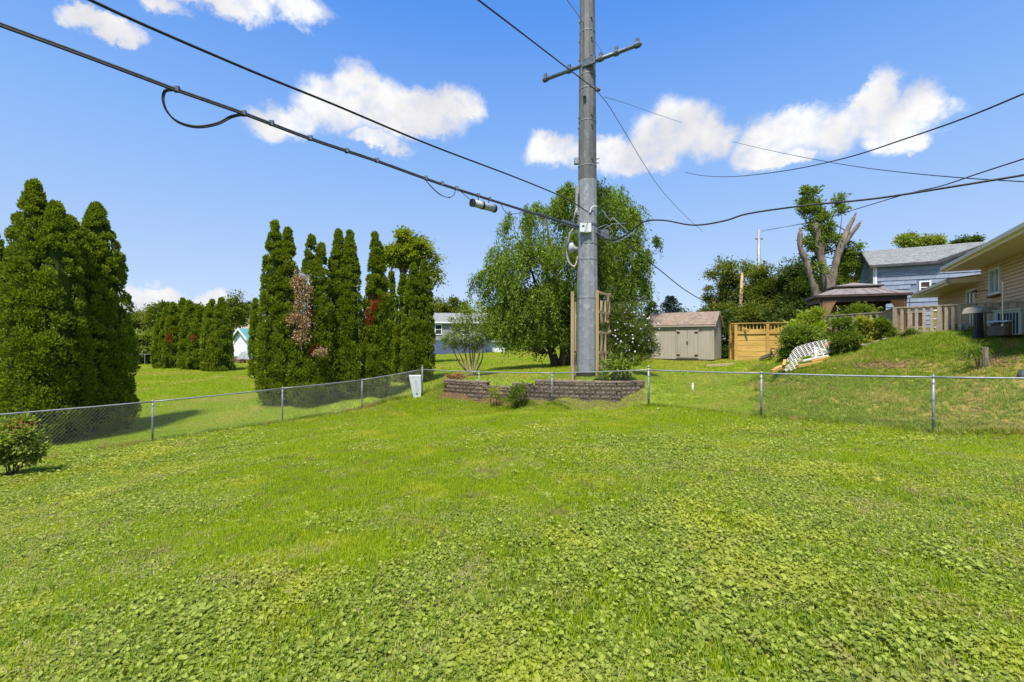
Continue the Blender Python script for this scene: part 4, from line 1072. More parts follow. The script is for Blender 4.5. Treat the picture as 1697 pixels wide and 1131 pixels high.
def gazebo():
    c = P(1414, 565, 25.0); u = Vector((.93, -.36, 0)).normalized(); v = Vector((-u.y, u.x, 0))
    hx, hy = 2.04, 1.5; ze = CH+2.42; zb = CH+.2
    t = thing('gazebo', 'hardtop gazebo with pale metal double roof and tan curtains on the deck', 'gazebo', (c.x, c.y, zb))
    def q(a, b, z): return Vector((c.x, c.y, z))+u*a+v*b
    # lower roof: four panels to the cupola opening, with standing seams
    cx, cy = .98, .70; zc = ze+.40
    ring = [(-1,-1),(1,-1),(1,1),(-1,1)]
    for i in range(4):
        a, b = ring[i], ring[(i+1) % 4]
        p = [q(a[0]*hx, a[1]*hy, ze), q(b[0]*hx, b[1]*hy, ze), q(b[0]*cx, b[1]*cy, zc), q(a[0]*cx, a[1]*cy, zc)]
        m = MB(); m.prism(p, (0, 0, -.03)); pn = m.build('roof_panel', M['gazebo_roof'], t)
        for k in range(1, 7):
            f = k/7; m = MB(); m.beam(p[0].lerp(p[1], f)+Vector((0, 0, .012)), p[3].lerp(p[2], f)+Vector((0, 0, .012)), .025, .025); m.build('seam', M['gazebo_roof'], pn)
        m = MB(); m.beam(p[0]-Vector((0, 0, .05)), p[1]-Vector((0, 0, .05)), .06, .12); m.build('eave_beam', M['gazebo_dark'], t)
        w0 = .9
        m = MB(); A = q(a[0]*hx*w0, a[1]*hy*w0, ze-.22); B = q(b[0]*hx*w0, b[1]*hy*w0, ze-.22); m.beam(A, B, .1, .3); m.build('top_beam', M['gazebo_dark'], t)
        s = [q(a[0]*cx*.92, a[1]*cy*.92, zc-.05), q(b[0]*cx*.92, b[1]*cy*.92, zc-.05)]
        m = MB(); m.prism([s[0], s[1], s[1]+Vector((0, 0, .18)), s[0]+Vector((0, 0, .18))], (u*0+v*.01)); m.build('cupola_screen', M['gazebo_dark'], t)
        e = 1.12; z2 = zc+.12
        p = [q(a[0]*cx*e, a[1]*cy*e, z2), q(b[0]*cx*e, b[1]*cy*e, z2), q(0, 0, z2+.24)]
        m = MB(); m.prism(p, (0, 0, -.025)); m.build('cupola_panel', M['gazebo_roof'], t)
        m = MB(); m.beam(p[0]-Vector((0, 0, .03)), p[1]-Vector((0, 0, .03)), .04, .07); m.build('cupola_eave', M['gazebo_dark'], t)
        m = MB(); m.beam(q(a[0]*hx, a[1]*hy, ze-.05), q(a[0]*cx*.5, a[1]*cy*.5, zc-.0), .06, .08); m.build('rafter', M['gazebo_dark'], t)
    for a in ring:
        m = MB(); p = q(a[0]*hx*.88, a[1]*hy*.88, 0); m.box((p.x, p.y, (zb+ze)/2-.1), (.06, .06, (ze-zb)/2), u, v); m.build('post', M['gazebo_dark'], t)
        # gathered curtain: pleated strip hanging beside the post
        m = MB(); L = .62; n = 16; pts = []
        for k in range(n+1):
            f = k/n; w = (f*L)*(-a[0]); pts.append((w, .05*(1 if k % 2 else -1)))
        for k in range(n):
            (x0, y0), (x1, y1) = pts[k], pts[k+1]
            top = [q(a[0]*hx*.86+x0, a[1]*hy*.93+y0, ze-.3), q(a[0]*hx*.86+x1, a[1]*hy*.93+y1, ze-.3)]
            mid = [q(a[0]*hx*.88+x0*.42, a[1]*hy*.93+y0*.6, zb+1.1), q(a[0]*hx*.88+x1*.42, a[1]*hy*.93+y1*.6, zb+1.1)]
            bot = [q(a[0]*hx*.88+x0*.75, a[1]*hy*.93+y0*.9, zb+.1), q(a[0]*hx*.88+x1*.75, a[1]*hy*.93+y1*.9, zb+.1)]
            m.quad(top[0], top[1], mid[1], mid[0]); m.quad(mid[0], mid[1], bot[1], bot[0])
        m.build('curtain', M['curtain'], t)
    # dark netting behind the right hand curtains
    m = MB(); a = q(hx*.5, hy*.86, 0); m.box(((a.x), (a.y), (zb+ze)/2-.1), (.75, .015, (ze-zb)/2-.05), u, v); m.build('netting', M['screen_dark'], t)
    p = P(1380.5, 510, 26.8); m = MB(); m.box((p.x, p.y, CH+.9), (.10, .10, 1.3)); m.build('wooden_deck_post', M['yellow_wood'], None, label='short yellow pine post standing behind the gazebo', cat='post')
gazebo()

def blue_house():
    u = Vector((.86, -.51, 0)).normalized(); v = Vector((.51, .86, 0)).normalized()
    O = Vector((23.72, 30, 0)); zb = CH-.5; ze = CH+5.05; zr = CH+6.47; D = 7.0; L = 11.5
    t = thing('blue_house', 'blue grey sided house with grey shingle roof behind the deck', 'house', (O.x, O.y, zb))
    F = Wall(O[:2], u[:2], (-v)); S = Wall(O[:2], v[:2], (-u))
    ta, tb = 3.44, 7.35; slope = (zr-ze)/(D/2)
    zap = ze+(tb-ta)*.37
    m = MB(); F.slab(m, 0, L, zb, ze-.02, -.2, 0); S.slab(m, .2, D, zb, ze-.02, -.2, 0)
    m.prism([F.p(ta, ze-.02), F.p(L, ze-.02), F.p(L, ze+.1), F.p(tb, zap)], v*.2)
    m.prism([S.p(0, ze-.02), S.p(D, ze-.02), S.p(D/2, zr-.05)], u*.2)
    m.build('wall', M['blue_wall'], t)
    # siding: shingle-like panels with a slight lap
    ch = .285; me = bpy.data.meshes.new('siding_shingle'); sw = .60
    q = MB(); a = [(-sw/2+.004, 0, 0), (sw/2-.004, 0, 0), (sw/2-.004, 0, ch-.022), (-sw/2+.004, 0, ch-.022)]
    q.v = [(x, -.042 if z == 0 else -.012, z) for x, y, z in a]+[(x, -.001, z) for x, y, z in a]; q.f = [(0,1,2,3),(1,0,4,5),(0,3,7,4),(2,1,5,6)]
    me.from_pydata(q.v, [], q.f); me.materials.append(M['blue_shingle'])
    rf0 = ROOT[t.name]; rz = math.atan2(u.y, u.x)
    for r in range(21):
        z = ze-.02-ch*(r+1) if r < 17 else None
        rows = z
        if r >= 17:
            z = ze-.02+ch*(r-17)
        s = (.3 if r % 2 else 0)+sw/2-.3
        while s < 7.6:
            if s-sw/2 >= -.01 or s > 0:
                ok = True
                if r >= 17:
                    lim = ta+(z+ch-ze)/.37; ok = s-sw/2 > lim-.1
                wn = (F.tpx(1522.5), F.tpx(1543.5))
                if ok and not (s > wn[0]-.1 and s < wn[1]+.1 and CH+2.9 < z+ch/2 < CH+3.75) and s > .15:
                    o = bpy.data.objects.new('siding_shingle', me); C.objects.link(o); o.parent = t
                    p = F.p(s, z, .002*(r % 3)); o.location = p-rf0; o.rotation_euler = (0, 0, rz)
            s += sw
    for r in range(23):    # narrow lap boards on the left gable end
        z = ze-.02-.285*(r-4)
        if z < CH+1.5: continue
        w0, w1 = 0.1, D
        if r < 4+1:
            f = (z-ze+.1)/(zr-ze); f = min(max(f, 0), .98); w0, w1 = D/2*f+.1, D-D/2*f
        if w1-w0 < .4: continue
        m = MB(); A = [S.p(w0, z, .004), S.p(w1, z, .004), S.p(w1, z-.285, .03), S.p(w0, z-.285, .03)]
        m.prism(A, u*.01); m.build('siding_board', M['blue_shingle'], t)
    m = MB(); F.slab(m, -.08, .12, zb, ze-.1, -.0, .05); S.slab(m, -.05, .10, zb, ze-.1, -.0, .04); m.build('corner_trim', M['white_trim'], t)
    # main roof
    ov = .3; z_ = lambda w: ze+w*slope
    def q(s, w, z): return O+u*s+v*w+Vector((0, 0, z))
    m = MB()
    sv = (zr-ze)/.37+ta     # where the cross gable meets the ridge
    m.prism([q(-ov, -ov, z_(-ov)), q(ta-.3, -ov, z_(-ov)), q(sv, D/2, zr), q(-ov, D/2, zr)], (0, 0, -.12))
    rf = m.build('roof', M['roof_grey'], t)
    for c in range(14):   # shingle courses
        f0 = c/14; f1 = (c+1)/14+.01; w0 = -ov+(D/2+ov)*f0; w1 = -ov+(D/2+ov)*min(f1, 1)
        s0 = ta-.3+(sv-ta+.3)*f0; s1 = ta-.3+(sv-ta+.3)*min(f1, 1)
        m = MB(); m.prism([q(-ov, w0, z_(w0)+.035), q(s0, w0, z_(w0)+.035), q(s1, w1, z_(w1)+.012), q(-ov, w1, z_(w1)+.012)], (0, 0, -.03)); m.build('shingle_course', M['roof_grey'], rf)
    m = MB(); m.prism([q(-ov, D+ov, z_(-ov)), q(-ov, D/2, zr), q(L, D/2, zr), q(L, D+ov, z_(-ov))], (0, 0, -.12)); m.build('rear_roof', M['roof_grey'], t)
    # cross gable roof: left slope and right slope
    m = MB(); m.prism([q(ta-.35, -ov, ze-.10), q(tb, -ov, zap+.06), q(tb, D/2, zap+.06), q(sv-.35, D/2, zr-.04)], (0, 0, -.10)); m.build('gable_roof', M['roof_grey'], t)
    m = MB(); m.prism([q(tb, -ov, zap+.06), q(L, -ov, ze+.0), q(L, D/2, ze+.0), q(tb, D/2, zap+.06)], (0, 0, -.10)); m.build('gable_roof', M['roof_grey'], t)
    m = MB(); m.beam(q(ta-.35, -ov-.02, ze-.15), q(tb, -ov-.02, zap+.02), .05, .20); m.build('rake_board', M['fascia_dark'], t)
    m = MB(); m.beam(q(ta-.1, -ov-.03, ze+.0), q(tb, -ov-.03, zap+.13), .06, .06); m.build('drip_edge', M['roof_dark'], t)
    m = MB(); m.beam(q(-ov, -ov-.02, z_(-ov)-.09), q(ta-.3, -ov-.02, z_(-ov)-.09), .05, .14); m.build('gutter', M['fascia_dark'], t)
    for w0, w1 in ((-ov, D/2), (D+ov, D/2)):
        m = MB(); za = z_(-ov); m.beam(q(-ov-.02, w0, za-.10), q(-ov-.02, w1, zr-.10), .05, .26); m.build('rake_board', M['fascia_dark'], t)
    # windows
    window(F, t, F.tpx(1522.8), F.tpx(1543), CH+(565-487)/FP*28.6, CH+(565-465.5)/FP*28.8, 'screen_dark', 'white_trim', .09, True)
    k0, k1 = F.tpx(1491), F.tpx(1530)
    window(F, t, k0, k1, CH+.85, CH+1.85, 'screen_dark', 'grey_wood', .06, False, 3, .04)
    window(F, t, F.tpx(1543), F.tpx(1558), CH+.8, CH+1.95, 'glass_warm', 'white_trim', .09, True, 0, .04)
    m = MB(); m.tube([F.p(F.tpx(1500), CH+2.0, 1.2), F.p(F.tpx(1500), CH+2.65, 1.2)], .02, 6); m.build('vent_pipe', M['fascia_dark'], t)
blue_house()

def beige_house():
    u = Vector((.54, .84, 0)).normalized(); n = Vector((-.84, .54, 0)).normalized()
    O = Vector((16.86, 15.1, 0)); W = Wall(O[:2], u[:2], n[:2]); zb = CH+.05
    t = thing('beige_house', 'tan vinyl sided house with deep eaves at the right edge', 'house', (O.x, O.y, zb))
    z1 = CH+2.92; z2 = CH+2.42; te = 11.5; tm = 4.35; t0 = -6.0
    m = MB(); W.slab(m, t0, tm, zb, z1, -.3, 0); W.slab(m, tm, te, zb, z2, -.3, 0)
    E = Wall(W.p(te, 0)[:2], (-n)[:2], u[:2]); E.slab(m, 0, 8, zb, z2, -.3, 0); m.build('wall', M['beige'], t)
    wins = [(1.93, 3.14, CH+1.74, CH+2.76), (4.95, 6.15, CH+.1, CH+2.24)]
    rise = .125; z = z1-.02; k = 0
    while z > zb+.1:
        zlo = z-rise; segs = [(t0, tm if z > z2+.02 else te)]
        for a, b, c, d in wins:
            if zlo < d and z > c:
                ns = []
                for s0, s1 in segs:
                    if a > s0 and b < s1: ns += [(s0, a), (b, s1)]
                    else: ns.append((s0, s1))
                segs = ns
        for s0, s1 in segs:
            g = zlo+.020; m = MB(); m.v = [tuple(W.p(s0, g, .004)), tuple(W.p(s1, g, .004)), tuple(W.p(s1, g, .045)), tuple(W.p(s0, g, .045)), tuple(W.p(s0, z, .004)), tuple(W.p(s1, z, .004)), tuple(W.p(s1, z, .028)), tuple(W.p(s0, z, .028))]
            m.f = [(0,1,2,3),(7,6,5,4),(3,2,6,7),(1,5,6,2),(0,3,7,4)]
            m.build('siding_board', M['beige'], t)
        z = zlo; k += 1
    E2 = E
    for i in range(18):
        z = z2-.02-i*rise*1.0
        if z-rise < zb: break
        m = MB(); m.v = [tuple(E.p(0, z-rise, .001)), tuple(E.p(6, z-rise, .001)), tuple(E.p(6, z-rise, .03)), tuple(E.p(0, z-rise, .03)), tuple(E.p(0, z, .001)), tuple(E.p(6, z, .001)), tuple(E.p(6, z, .008)), tuple(E.p(0, z, .008))]
        m.f = [(0,1,2,3),(7,6,5,4),(3,2,6,7),(1,5,6,2),(0,3,7,4)]; m.build('siding_board', M['beige'], t)
    m = MB(); W.slab(m, te-.06, te+.05, zb, z2, 0, .045); m.build('corner_trim', M['beige'], t)
    a, b, c, d = wins[0]; window(W, t, a, b, c, d, 'glass_blue', 'white_trim', .10, False, 1, .05)
    a, b, c, d = wins[1]; window(W, t, a, b, c, d, 'glass', 'white_trim', .13, False, 1, .05, 'patio_door')
    # eaves: soffit of grooved panels, fascia, roof above
    def eave(ta, tb, z, oh, tag_):
        k = ta
        while k < tb-.01:
            w = min(.30, tb-k); m = MB(); W.slab(m, k+.006, k+w-.006, z, z+.02, .0, oh-.02); m.build('soffit_panel', M['soffit'], t); k += .30
        m = MB(); W.slab(m, ta, tb, z+.022, z+.04, -.3, oh-.02); m.build('soffit_backing', M['soffit'], t)
        m = MB(); W.slab(m, ta-.0, tb, z-.03, z+.17, oh-.02, oh+.02); m.build('fascia', M['cream_trim'], t)
        m = MB(); W.slab(m, ta-.0, tb, z+.06, z+.185, oh+.02, oh+.12); m.build('gutter', M['cream_trim'], t)
        m = MB(); m.prism([W.p(ta, z+.17, oh+.05), W.p(tb, z+.17, oh+.05), W.p(tb, z+.17+(oh+5)*.10, -5), W.p(ta, z+.17+(oh+5)*.10, -5)], (0, 0, .06)); m.build('roof', M['roof_tan'], t)
        m = MB(); m.prism([W.p(tb, z+.17, oh+.05), W.p(tb, z+.0, oh+.05), W.p(tb, z+.0, -5), W.p(tb, z+.17+(oh+5)*.10, -5)], u*.03); m.build('gable_trim', M['cream_trim'], t)
        m = MB(); m.prism([W.p(ta, z+.17, oh+.05), W.p(ta, z+.0, oh+.05), W.p(ta, z+.0, -5), W.p(ta, z+.17+(oh+5)*.10, -5)], -u*.0+u*.02); m.build('gable_trim', M['cream_trim'], t)
    eave(t0, 4.4, z1, 1.14, 'a')
    eave(4.43, te+.5, z2, .98, 'b')
    # awning bracket under the window and cords
    m = MB(); m.tube([W.p(3.1, CH+1.95, .05), W.p(3.1, CH+1.95, .45), W.p(3.1, CH+1.7, .45)], .02, 6); m.tube([W.p(3.1, CH+1.95, .45), W.p(3.2, CH+1.95, .5)], .05, 6)
    m.build('wall_bracket', M['rust'], t)
    m = MB(); W.slab(m, 2.0, 3.0, CH+1.66, CH+1.72, .05, .18); m.build('window_box', M['rust'], t)
beige_house()

def deck_things():
    # draped canopy chair
    c = P(1627, 548, 14.6); z0 = CH+.22
    t = thing('draped_patio_set', 'black draped patio seat with pale rounded top standing at the rail', 'patio furniture', (c.x, c.y, z0))
    zt = CH+(565-511)/FP*14.6
    m = MB(); X = .40
    m.prism([Vector((c.x-X*.86, c.y-.3, zt-.15)), Vector((c.x+X*.86, c.y-.3, zt-.15)), Vector((c.x+X*.6, c.y-.26, zt)), Vector((c.x+X*.2, c.y-.24, zt+.06)), Vector((c.x-X*.2, c.y-.24, zt+.06)), Vector((c.x-X*.6, c.y-.26, zt))], (0, .6, 0))
    m.build('pale_top', M['canopy'], t)
    for s in (-1, 1):
        m = MB()
        for k in range(4):
            x0 = c.x+s*(.27+.03*k); lo = x0+s*.02+.022*s*k
            m.prism([Vector((x0-.028, c.y-.28+.03*(k % 2), zt-.15)), Vector((x0+.028, c.y-.28+.03*(k % 2), zt-.15)), Vector((lo+.035, c.y-.33+.03*(k % 2), z0-.25)), Vector((lo-.035, c.y-.33+.03*(k % 2), z0-.25))], (0, .12, 0))
        m.build('black_drape', M['black'], t)
    m = MB(); m.tube([Vector((c.x-.2, c.y-.2, z0+.05)), Vector((c.x-.05, c.y-.25, z0-.1)), Vector((c.x+.02, c.y-.25, z0+.02))], .03, 6); m.build('foot', M['galv'], t)
    # air conditioner
    c = P(1697, 560, 13.6); z0 = CH+.17
    t = thing('air_conditioner', 'grey green outdoor air conditioner cabinet cut by the right edge', 'air conditioner', (c.x, c.y, z0))
    m = MB(); m.box((c.x+.1, c.y+.2, z0+.38), (.40, .38, .36)); cab = m.build('cabinet', M['ac'], t)
    m = MB(); m.box((c.x+.1, c.y+.2, z0+.76), (.43, .41, .025)); m.build('lid', M['ac'], cab)
    for k in range(7):
        m = MB(); m.box((c.x-.315, c.y-.10+.085*k, z0+.36), (.016, .012, .31)); m.build('louvre', M['black'], cab)
        m = MB(); m.box((c.x-.30+.1*k, c.y-.193, z0+.36), (.012, .016, .31)); m.build('louvre', M['ac'], cab)
    c = P(1664, 565, 13.9)
    m = MB(); m.prism([Vector((c.x-.27, c.y-.25, z0)), Vector((c.x+.30, c.y-.25, z0)), Vector((c.x+.30, c.y-.25, z0+.40)), Vector((c.x-.1, c.y-.25, z0+.37)), Vector((c.x-.25, c.y-.25, z0+.2))], (0, .5, 0))
    t = m.build('covered_grill', M['brown_box'], None, label='low brown fabric covered box beside the air conditioner', cat='covered box'); ROOT[t.name] = Vector((0, 0, 0))
    m = MB(); m.prism([Vector((c.x-.25, c.y-.3, z0+.40)), Vector((c.x+.32, c.y-.3, z0+.43)), Vector((c.x+.32, c.y-.3, z0+.47)), Vector((c.x-.2, c.y-.3, z0+.45))], (0, .6, 0)); m.build('lid', M['tarp'], t)
    # pole with cross bracket
    c = P(1661.5, 552, 13.8)
    m = MB(); m.tube([(c.x, c.y, z0), (c.x, c.y, CH+(565-466)/FP*13.8)], .016, 6); m.tube([(c.x, c.y, z0), (c.x, c.y, z0+.33)], .035, 8)
    m.build('shepherd_pole', M['cream_trim'], None, label='thin pale upright pole beside the brown covered box', cat='pole')
    # odds and ends under the rail: stacked chair frames
    rr = random.Random(8)
    for i, px in enumerate((1550, 1566, 1581, 1600)):
        c = P(px, 551, 17.6-i*.5); t = thing('folded_chair', ['folded metal chair frame leftmost behind the rail', 'folded metal chair frame second from left behind the rail', 'folded metal chair frame third from left behind the rail', 'folded metal chair frame beside the black draped seat'][i], 'chair', (c.x, c.y, CH+.2), 'folded chair frames behind the deck rail')
        for k in range(4):
            m = MB(); x = c.x+rr.uniform(-.15, .15); m.tube([(x-.12, c.y, CH+.2), (x+.1, c.y+.1, CH+.55), (x+.16, c.y+.05, CH+.62)], .018, 5); m.build('tube_leg', M['galv'], t)
        m = MB(); m.box((c.x, c.y, CH+.38), (.16, .12, .015)); m.build('seat', M['brown_box'], t)
deck_things()

def lattice_pile():
    t = thing('lattice_pile', 'heap of bent white vinyl lattice sheets dumped on the bank', 'lattice panels', gp(1335, 600, 17.8))
    rr = random.Random(2)
    def sheet(A, Bv, Cv, nu, nv, sag, lift, wd=.020):
        # A corner; Bv long edge; Cv short edge; diagonal slats in both directions draped over the ground
        Lb, Lc = Bv.length, Cv.length; bu = Bv.normalized(); cu = Cv.normalized()
        def S(s, c):
            p = A+bu*s+cu*c; f = s/Lb; g = c/Lc
            base = max(h(p.x, p.y)+.03, -9)
            return Vector((p.x, p.y, max(p.z+sag*sin(pi*f)*.6+lift*g, base)))
        st = .20
        for sg in (1, -1):
            k = -Lc if sg == 1 else 0
            while k < Lb+(0 if sg == 1 else Lc):
                pts = []
                for j in range(0, 9):
                    c = Lc*j/8; s = k+sg*c
                    if -1e-6 <= s <= Lb+1e-6: pts.append(S(s, c)+Vector((0, 0, .006*sg)))
                if len(pts) > 1:
                    m = MB(); d0 = (bu-cu*sg).normalized()*wd
                    d = bu*wd*1.1
                    for a, b in zip(pts[:-1], pts[1:]): m.quad(a-d, b-d, b+d, a+d); m.quad(a-d-Vector((0,0,.008)), a+d-Vector((0,0,.008)), b+d-Vector((0,0,.008)), b-d-Vector((0,0,.008))); m.quad(a-d, a-d-Vector((0,0,.008)), b-d-Vector((0,0,.008)), b-d)
                    m.build('lattice_slat', M['lattice'], t)
                k += st
    a = P(1300, 601, 17.6); b = P(1368, 585, 18.0)
    sheet(a, b-a, P(1316, 577, 17.75)-a, 1, 1, .10, .02)
    a = P(1296, 616, 17.0); b = P(1316, 613, 17.1); sheet(a, b-a, P(1311, 596, 17.15)-a, 1, 1, .02, .0)
    for x0, y0, x1, y1, d0, d1 in ((1340,585,1387,577,18,18.6),(1345,590,1380,582,17.8,18.3),(1347,594,1372,589,17.7,18),(1352,580,1392,580,18.3,18.7),(1348,575,1385,584,18.4,18.2),(1352,592,1350,577,17.7,17.8),(1330,598,1352,593,17.5,17.7),(1358,577,1366,592,18,18)):
        a = P(x0, y0, d0); b = P(x1, y1, d1); m = MB(); m.beam(a, b, .07, .05); m.build('frame_strip', M['lattice'], t)
    for i, (x0, y0, x1, y1, d) in enumerate(((1279,615,1302,606,17.0),(1322,607,1363,600,17.1),(1345,600,1374,592,17.5),(1284,611,1296,607,17.3),(1299,606,1301,597,17.1))):
        a = P(x0, y0, d); b = P(x1, y1, d+.3); a.z = max(a.z, h(a.x, a.y)+.04); b.z = max(b.z, h(b.x, b.y)+.04)
        m = MB(); m.beam(a, b, .10, .09); m.build('scrap_board', M['yellow_wood'], None, label=['yellow board end sticking out left of the lattice heap','longest yellow board along the foot of the lattice heap','yellow board under the right end of the lattice heap','short yellow board stub behind the left board end','upright yellow stub at the left end of the lattice heap'][i], cat='board', group='scrap boards round the lattice heap')
    a = P(1378, 575, 18.8); m = MB(); m.prism([a+Vector((-.17, 0, 0)), a+Vector((.2, 0, .0)), a+Vector((.12, 0, .12)), a+Vector((-.04, 0, .2)), a+Vector((-.15, 0, .1))], (0, .25, 0)); m.build('orange_toy', M['orange'], None, label='small orange plastic scrap on top of the lattice heap', cat='plastic scrap')
    for i, (x0, y0, x1, y1) in enumerate(((1410,578,1460,570),(1446,581,1459,566),(1392,582,1425,574),(1462,568,1497,563))):
        a = P(x0, y0, 17.9); b = P(x1, y1, 18.2); a.z = max(a.z, h(a.x, a.y)+.05); b.z = max(b.z, h(b.x, b.y)+.05)
        m = MB(); pts = [a.lerp(b, k/4)+Vector((0, 0, rr.uniform(-.03, .05))) for k in range(5)]; m.tube(pts, [.07, .06, .065, .05, .03], 7); m.build('fallen_branch', M['bark_pale'], None, label=['thick fallen branch lying along the bank below the shrubs', 'short stick leaning up across the fallen branch', 'fallen branch piece just right of the lattice heap', 'thin pale branch at the foot of the deck shrubs'][i], cat='branch', group='fallen branches on the bank')
lattice_pile()

def stump_post():
    a = gp(1634, 588, 12.2, -.1)
    m = MB(); m.tube([a, a+Vector((-.02, 0, .3)), a+Vector((-.03, 0, .64))], [.075, .065, .07], 8); m.build('wooden_stub_post', M['bark_pale'], None, label='short weathered wooden stub post on the bank beside a leafy tuft', cat='post')
    a = gp(1697, 616, 11.0, -.05); m = MB(); m.tube([a, a+Vector((0, 0, .12)), a+Vector((.02, 0, .22))], [.13, .12, .10], 9); m.build('cut_stump', M['fascia_dark'], None, label='small dark cut stump on the bank at the right edge', cat='stump')
    rr = random.Random(9); m = MB()
    for k in range(420):
        px = rr.gauss(1455, 38) if k < 250 else rr.gauss(1650, 30); py = rr.gauss(608, 3.5) if k < 250 else rr.gauss(596, 6)
        # find ground hit
        best = None
        for d in np.arange(10, 19, .25):
            q = P(px, py, d)
            if q.z < h(q.x, q.y): best = q; break
        if best is None: continue
        z = h(best.x, best.y)+.02; s = rr.uniform(.015, .05); a = rr.uniform(0, pi)
        m.box((best.x, best.y, z), (s*1.6, s*.5, s*.3), (cos(a), sin(a), rr.uniform(-.3, .3)), (-sin(a), cos(a), 0))
    m.build('wood_chip_litter', M['mulch'], None, label='strewn brown wood chips and bark litter on the bank', kind='stuff')
stump_post()

# ------------------------------------------------------------------ far buildings on the left and centre
def gable_house(name, label, O, u, L, D, hw, hr, wallm, roofm, trim='white_trim', z0=None, ov=.3, wins=(), low=None, courses=10):
    u = Vector((u[0], u[1], 0)).normalized(); v = Vector((-u.y, u.x, 0))      # v points away from the camera
    zb = h(O[0], O[1])-.2 if z0 is None else z0
    t = thing(name, label, 'house' if 'garage' not in name else 'garage', (O[0], O[1], zb)); o3 = Vector((O[0], O[1], 0))
    def q(a, b, z): return o3+u*a+v*b+Vector((0, 0, zb+z))
    m = MB(); m.prism([q(0,0,0), q(L,0,0), q(L,D,0), q(0,D,0)], (0, 0, hw))
    m.prism([q(0,0,hw), q(0,D,hw), q(0,D/2,hr)], u*.15); m.prism([q(L-.15,0,hw), q(L-.15,D,hw), q(L-.15,D/2,hr)], u*.15)
    w = m.build('wall', M[wallm], t)
    s = (hr-hw)/(D/2)
    m = MB(); m.prism([q(-ov,-ov,hw-ov*s+.03), q(L+ov,-ov,hw-ov*s+.03), q(L+ov,D/2,hr+.03), q(-ov,D/2,hr+.03)], (0, 0, .12)); rf = m.build('roof', M[roofm], t)
    m = MB(); m.prism([q(-ov,D+ov,hw-ov*s+.03), q(-ov,D/2,hr+.03), q(L+ov,D/2,hr+.03), q(L+ov,D+ov,hw-ov*s+.03)], (0, 0, .12)); m.build('roof', M[roofm], t)
    m = MB(); m.beam(q(-ov,-ov-.03,hw-ov*s+.05), q(L+ov,-ov-.03,hw-ov*s+.05), .06, .18); m.build('fascia', M[trim], t)
    for x in (-ov-.03, L+ov+.03):
        for y0 in (-ov, D+ov):
            m = MB(); m.beam(q(x,y0,hw-ov*s+.08), q(x,D/2,hr+.08), .06, .18); m.build('rake_board', M[trim], t)
    F = Wall(O, u[:2], (-v)[:2]); S = Wall(O, v[:2], (-u)[:2])
    if low:
        m = MB(); F.slab(m, 0, L, zb, zb+low[0], 0, .05); m.build('lower_wall', M[low[1]], t)
    for wn in wins:
        W = F if wn[0] == 'F' else S
        window(W, t, wn[1], wn[2], zb+wn[3], zb+wn[4], 'glass', 'white_trim', .1, True, 0, .03)
    return t
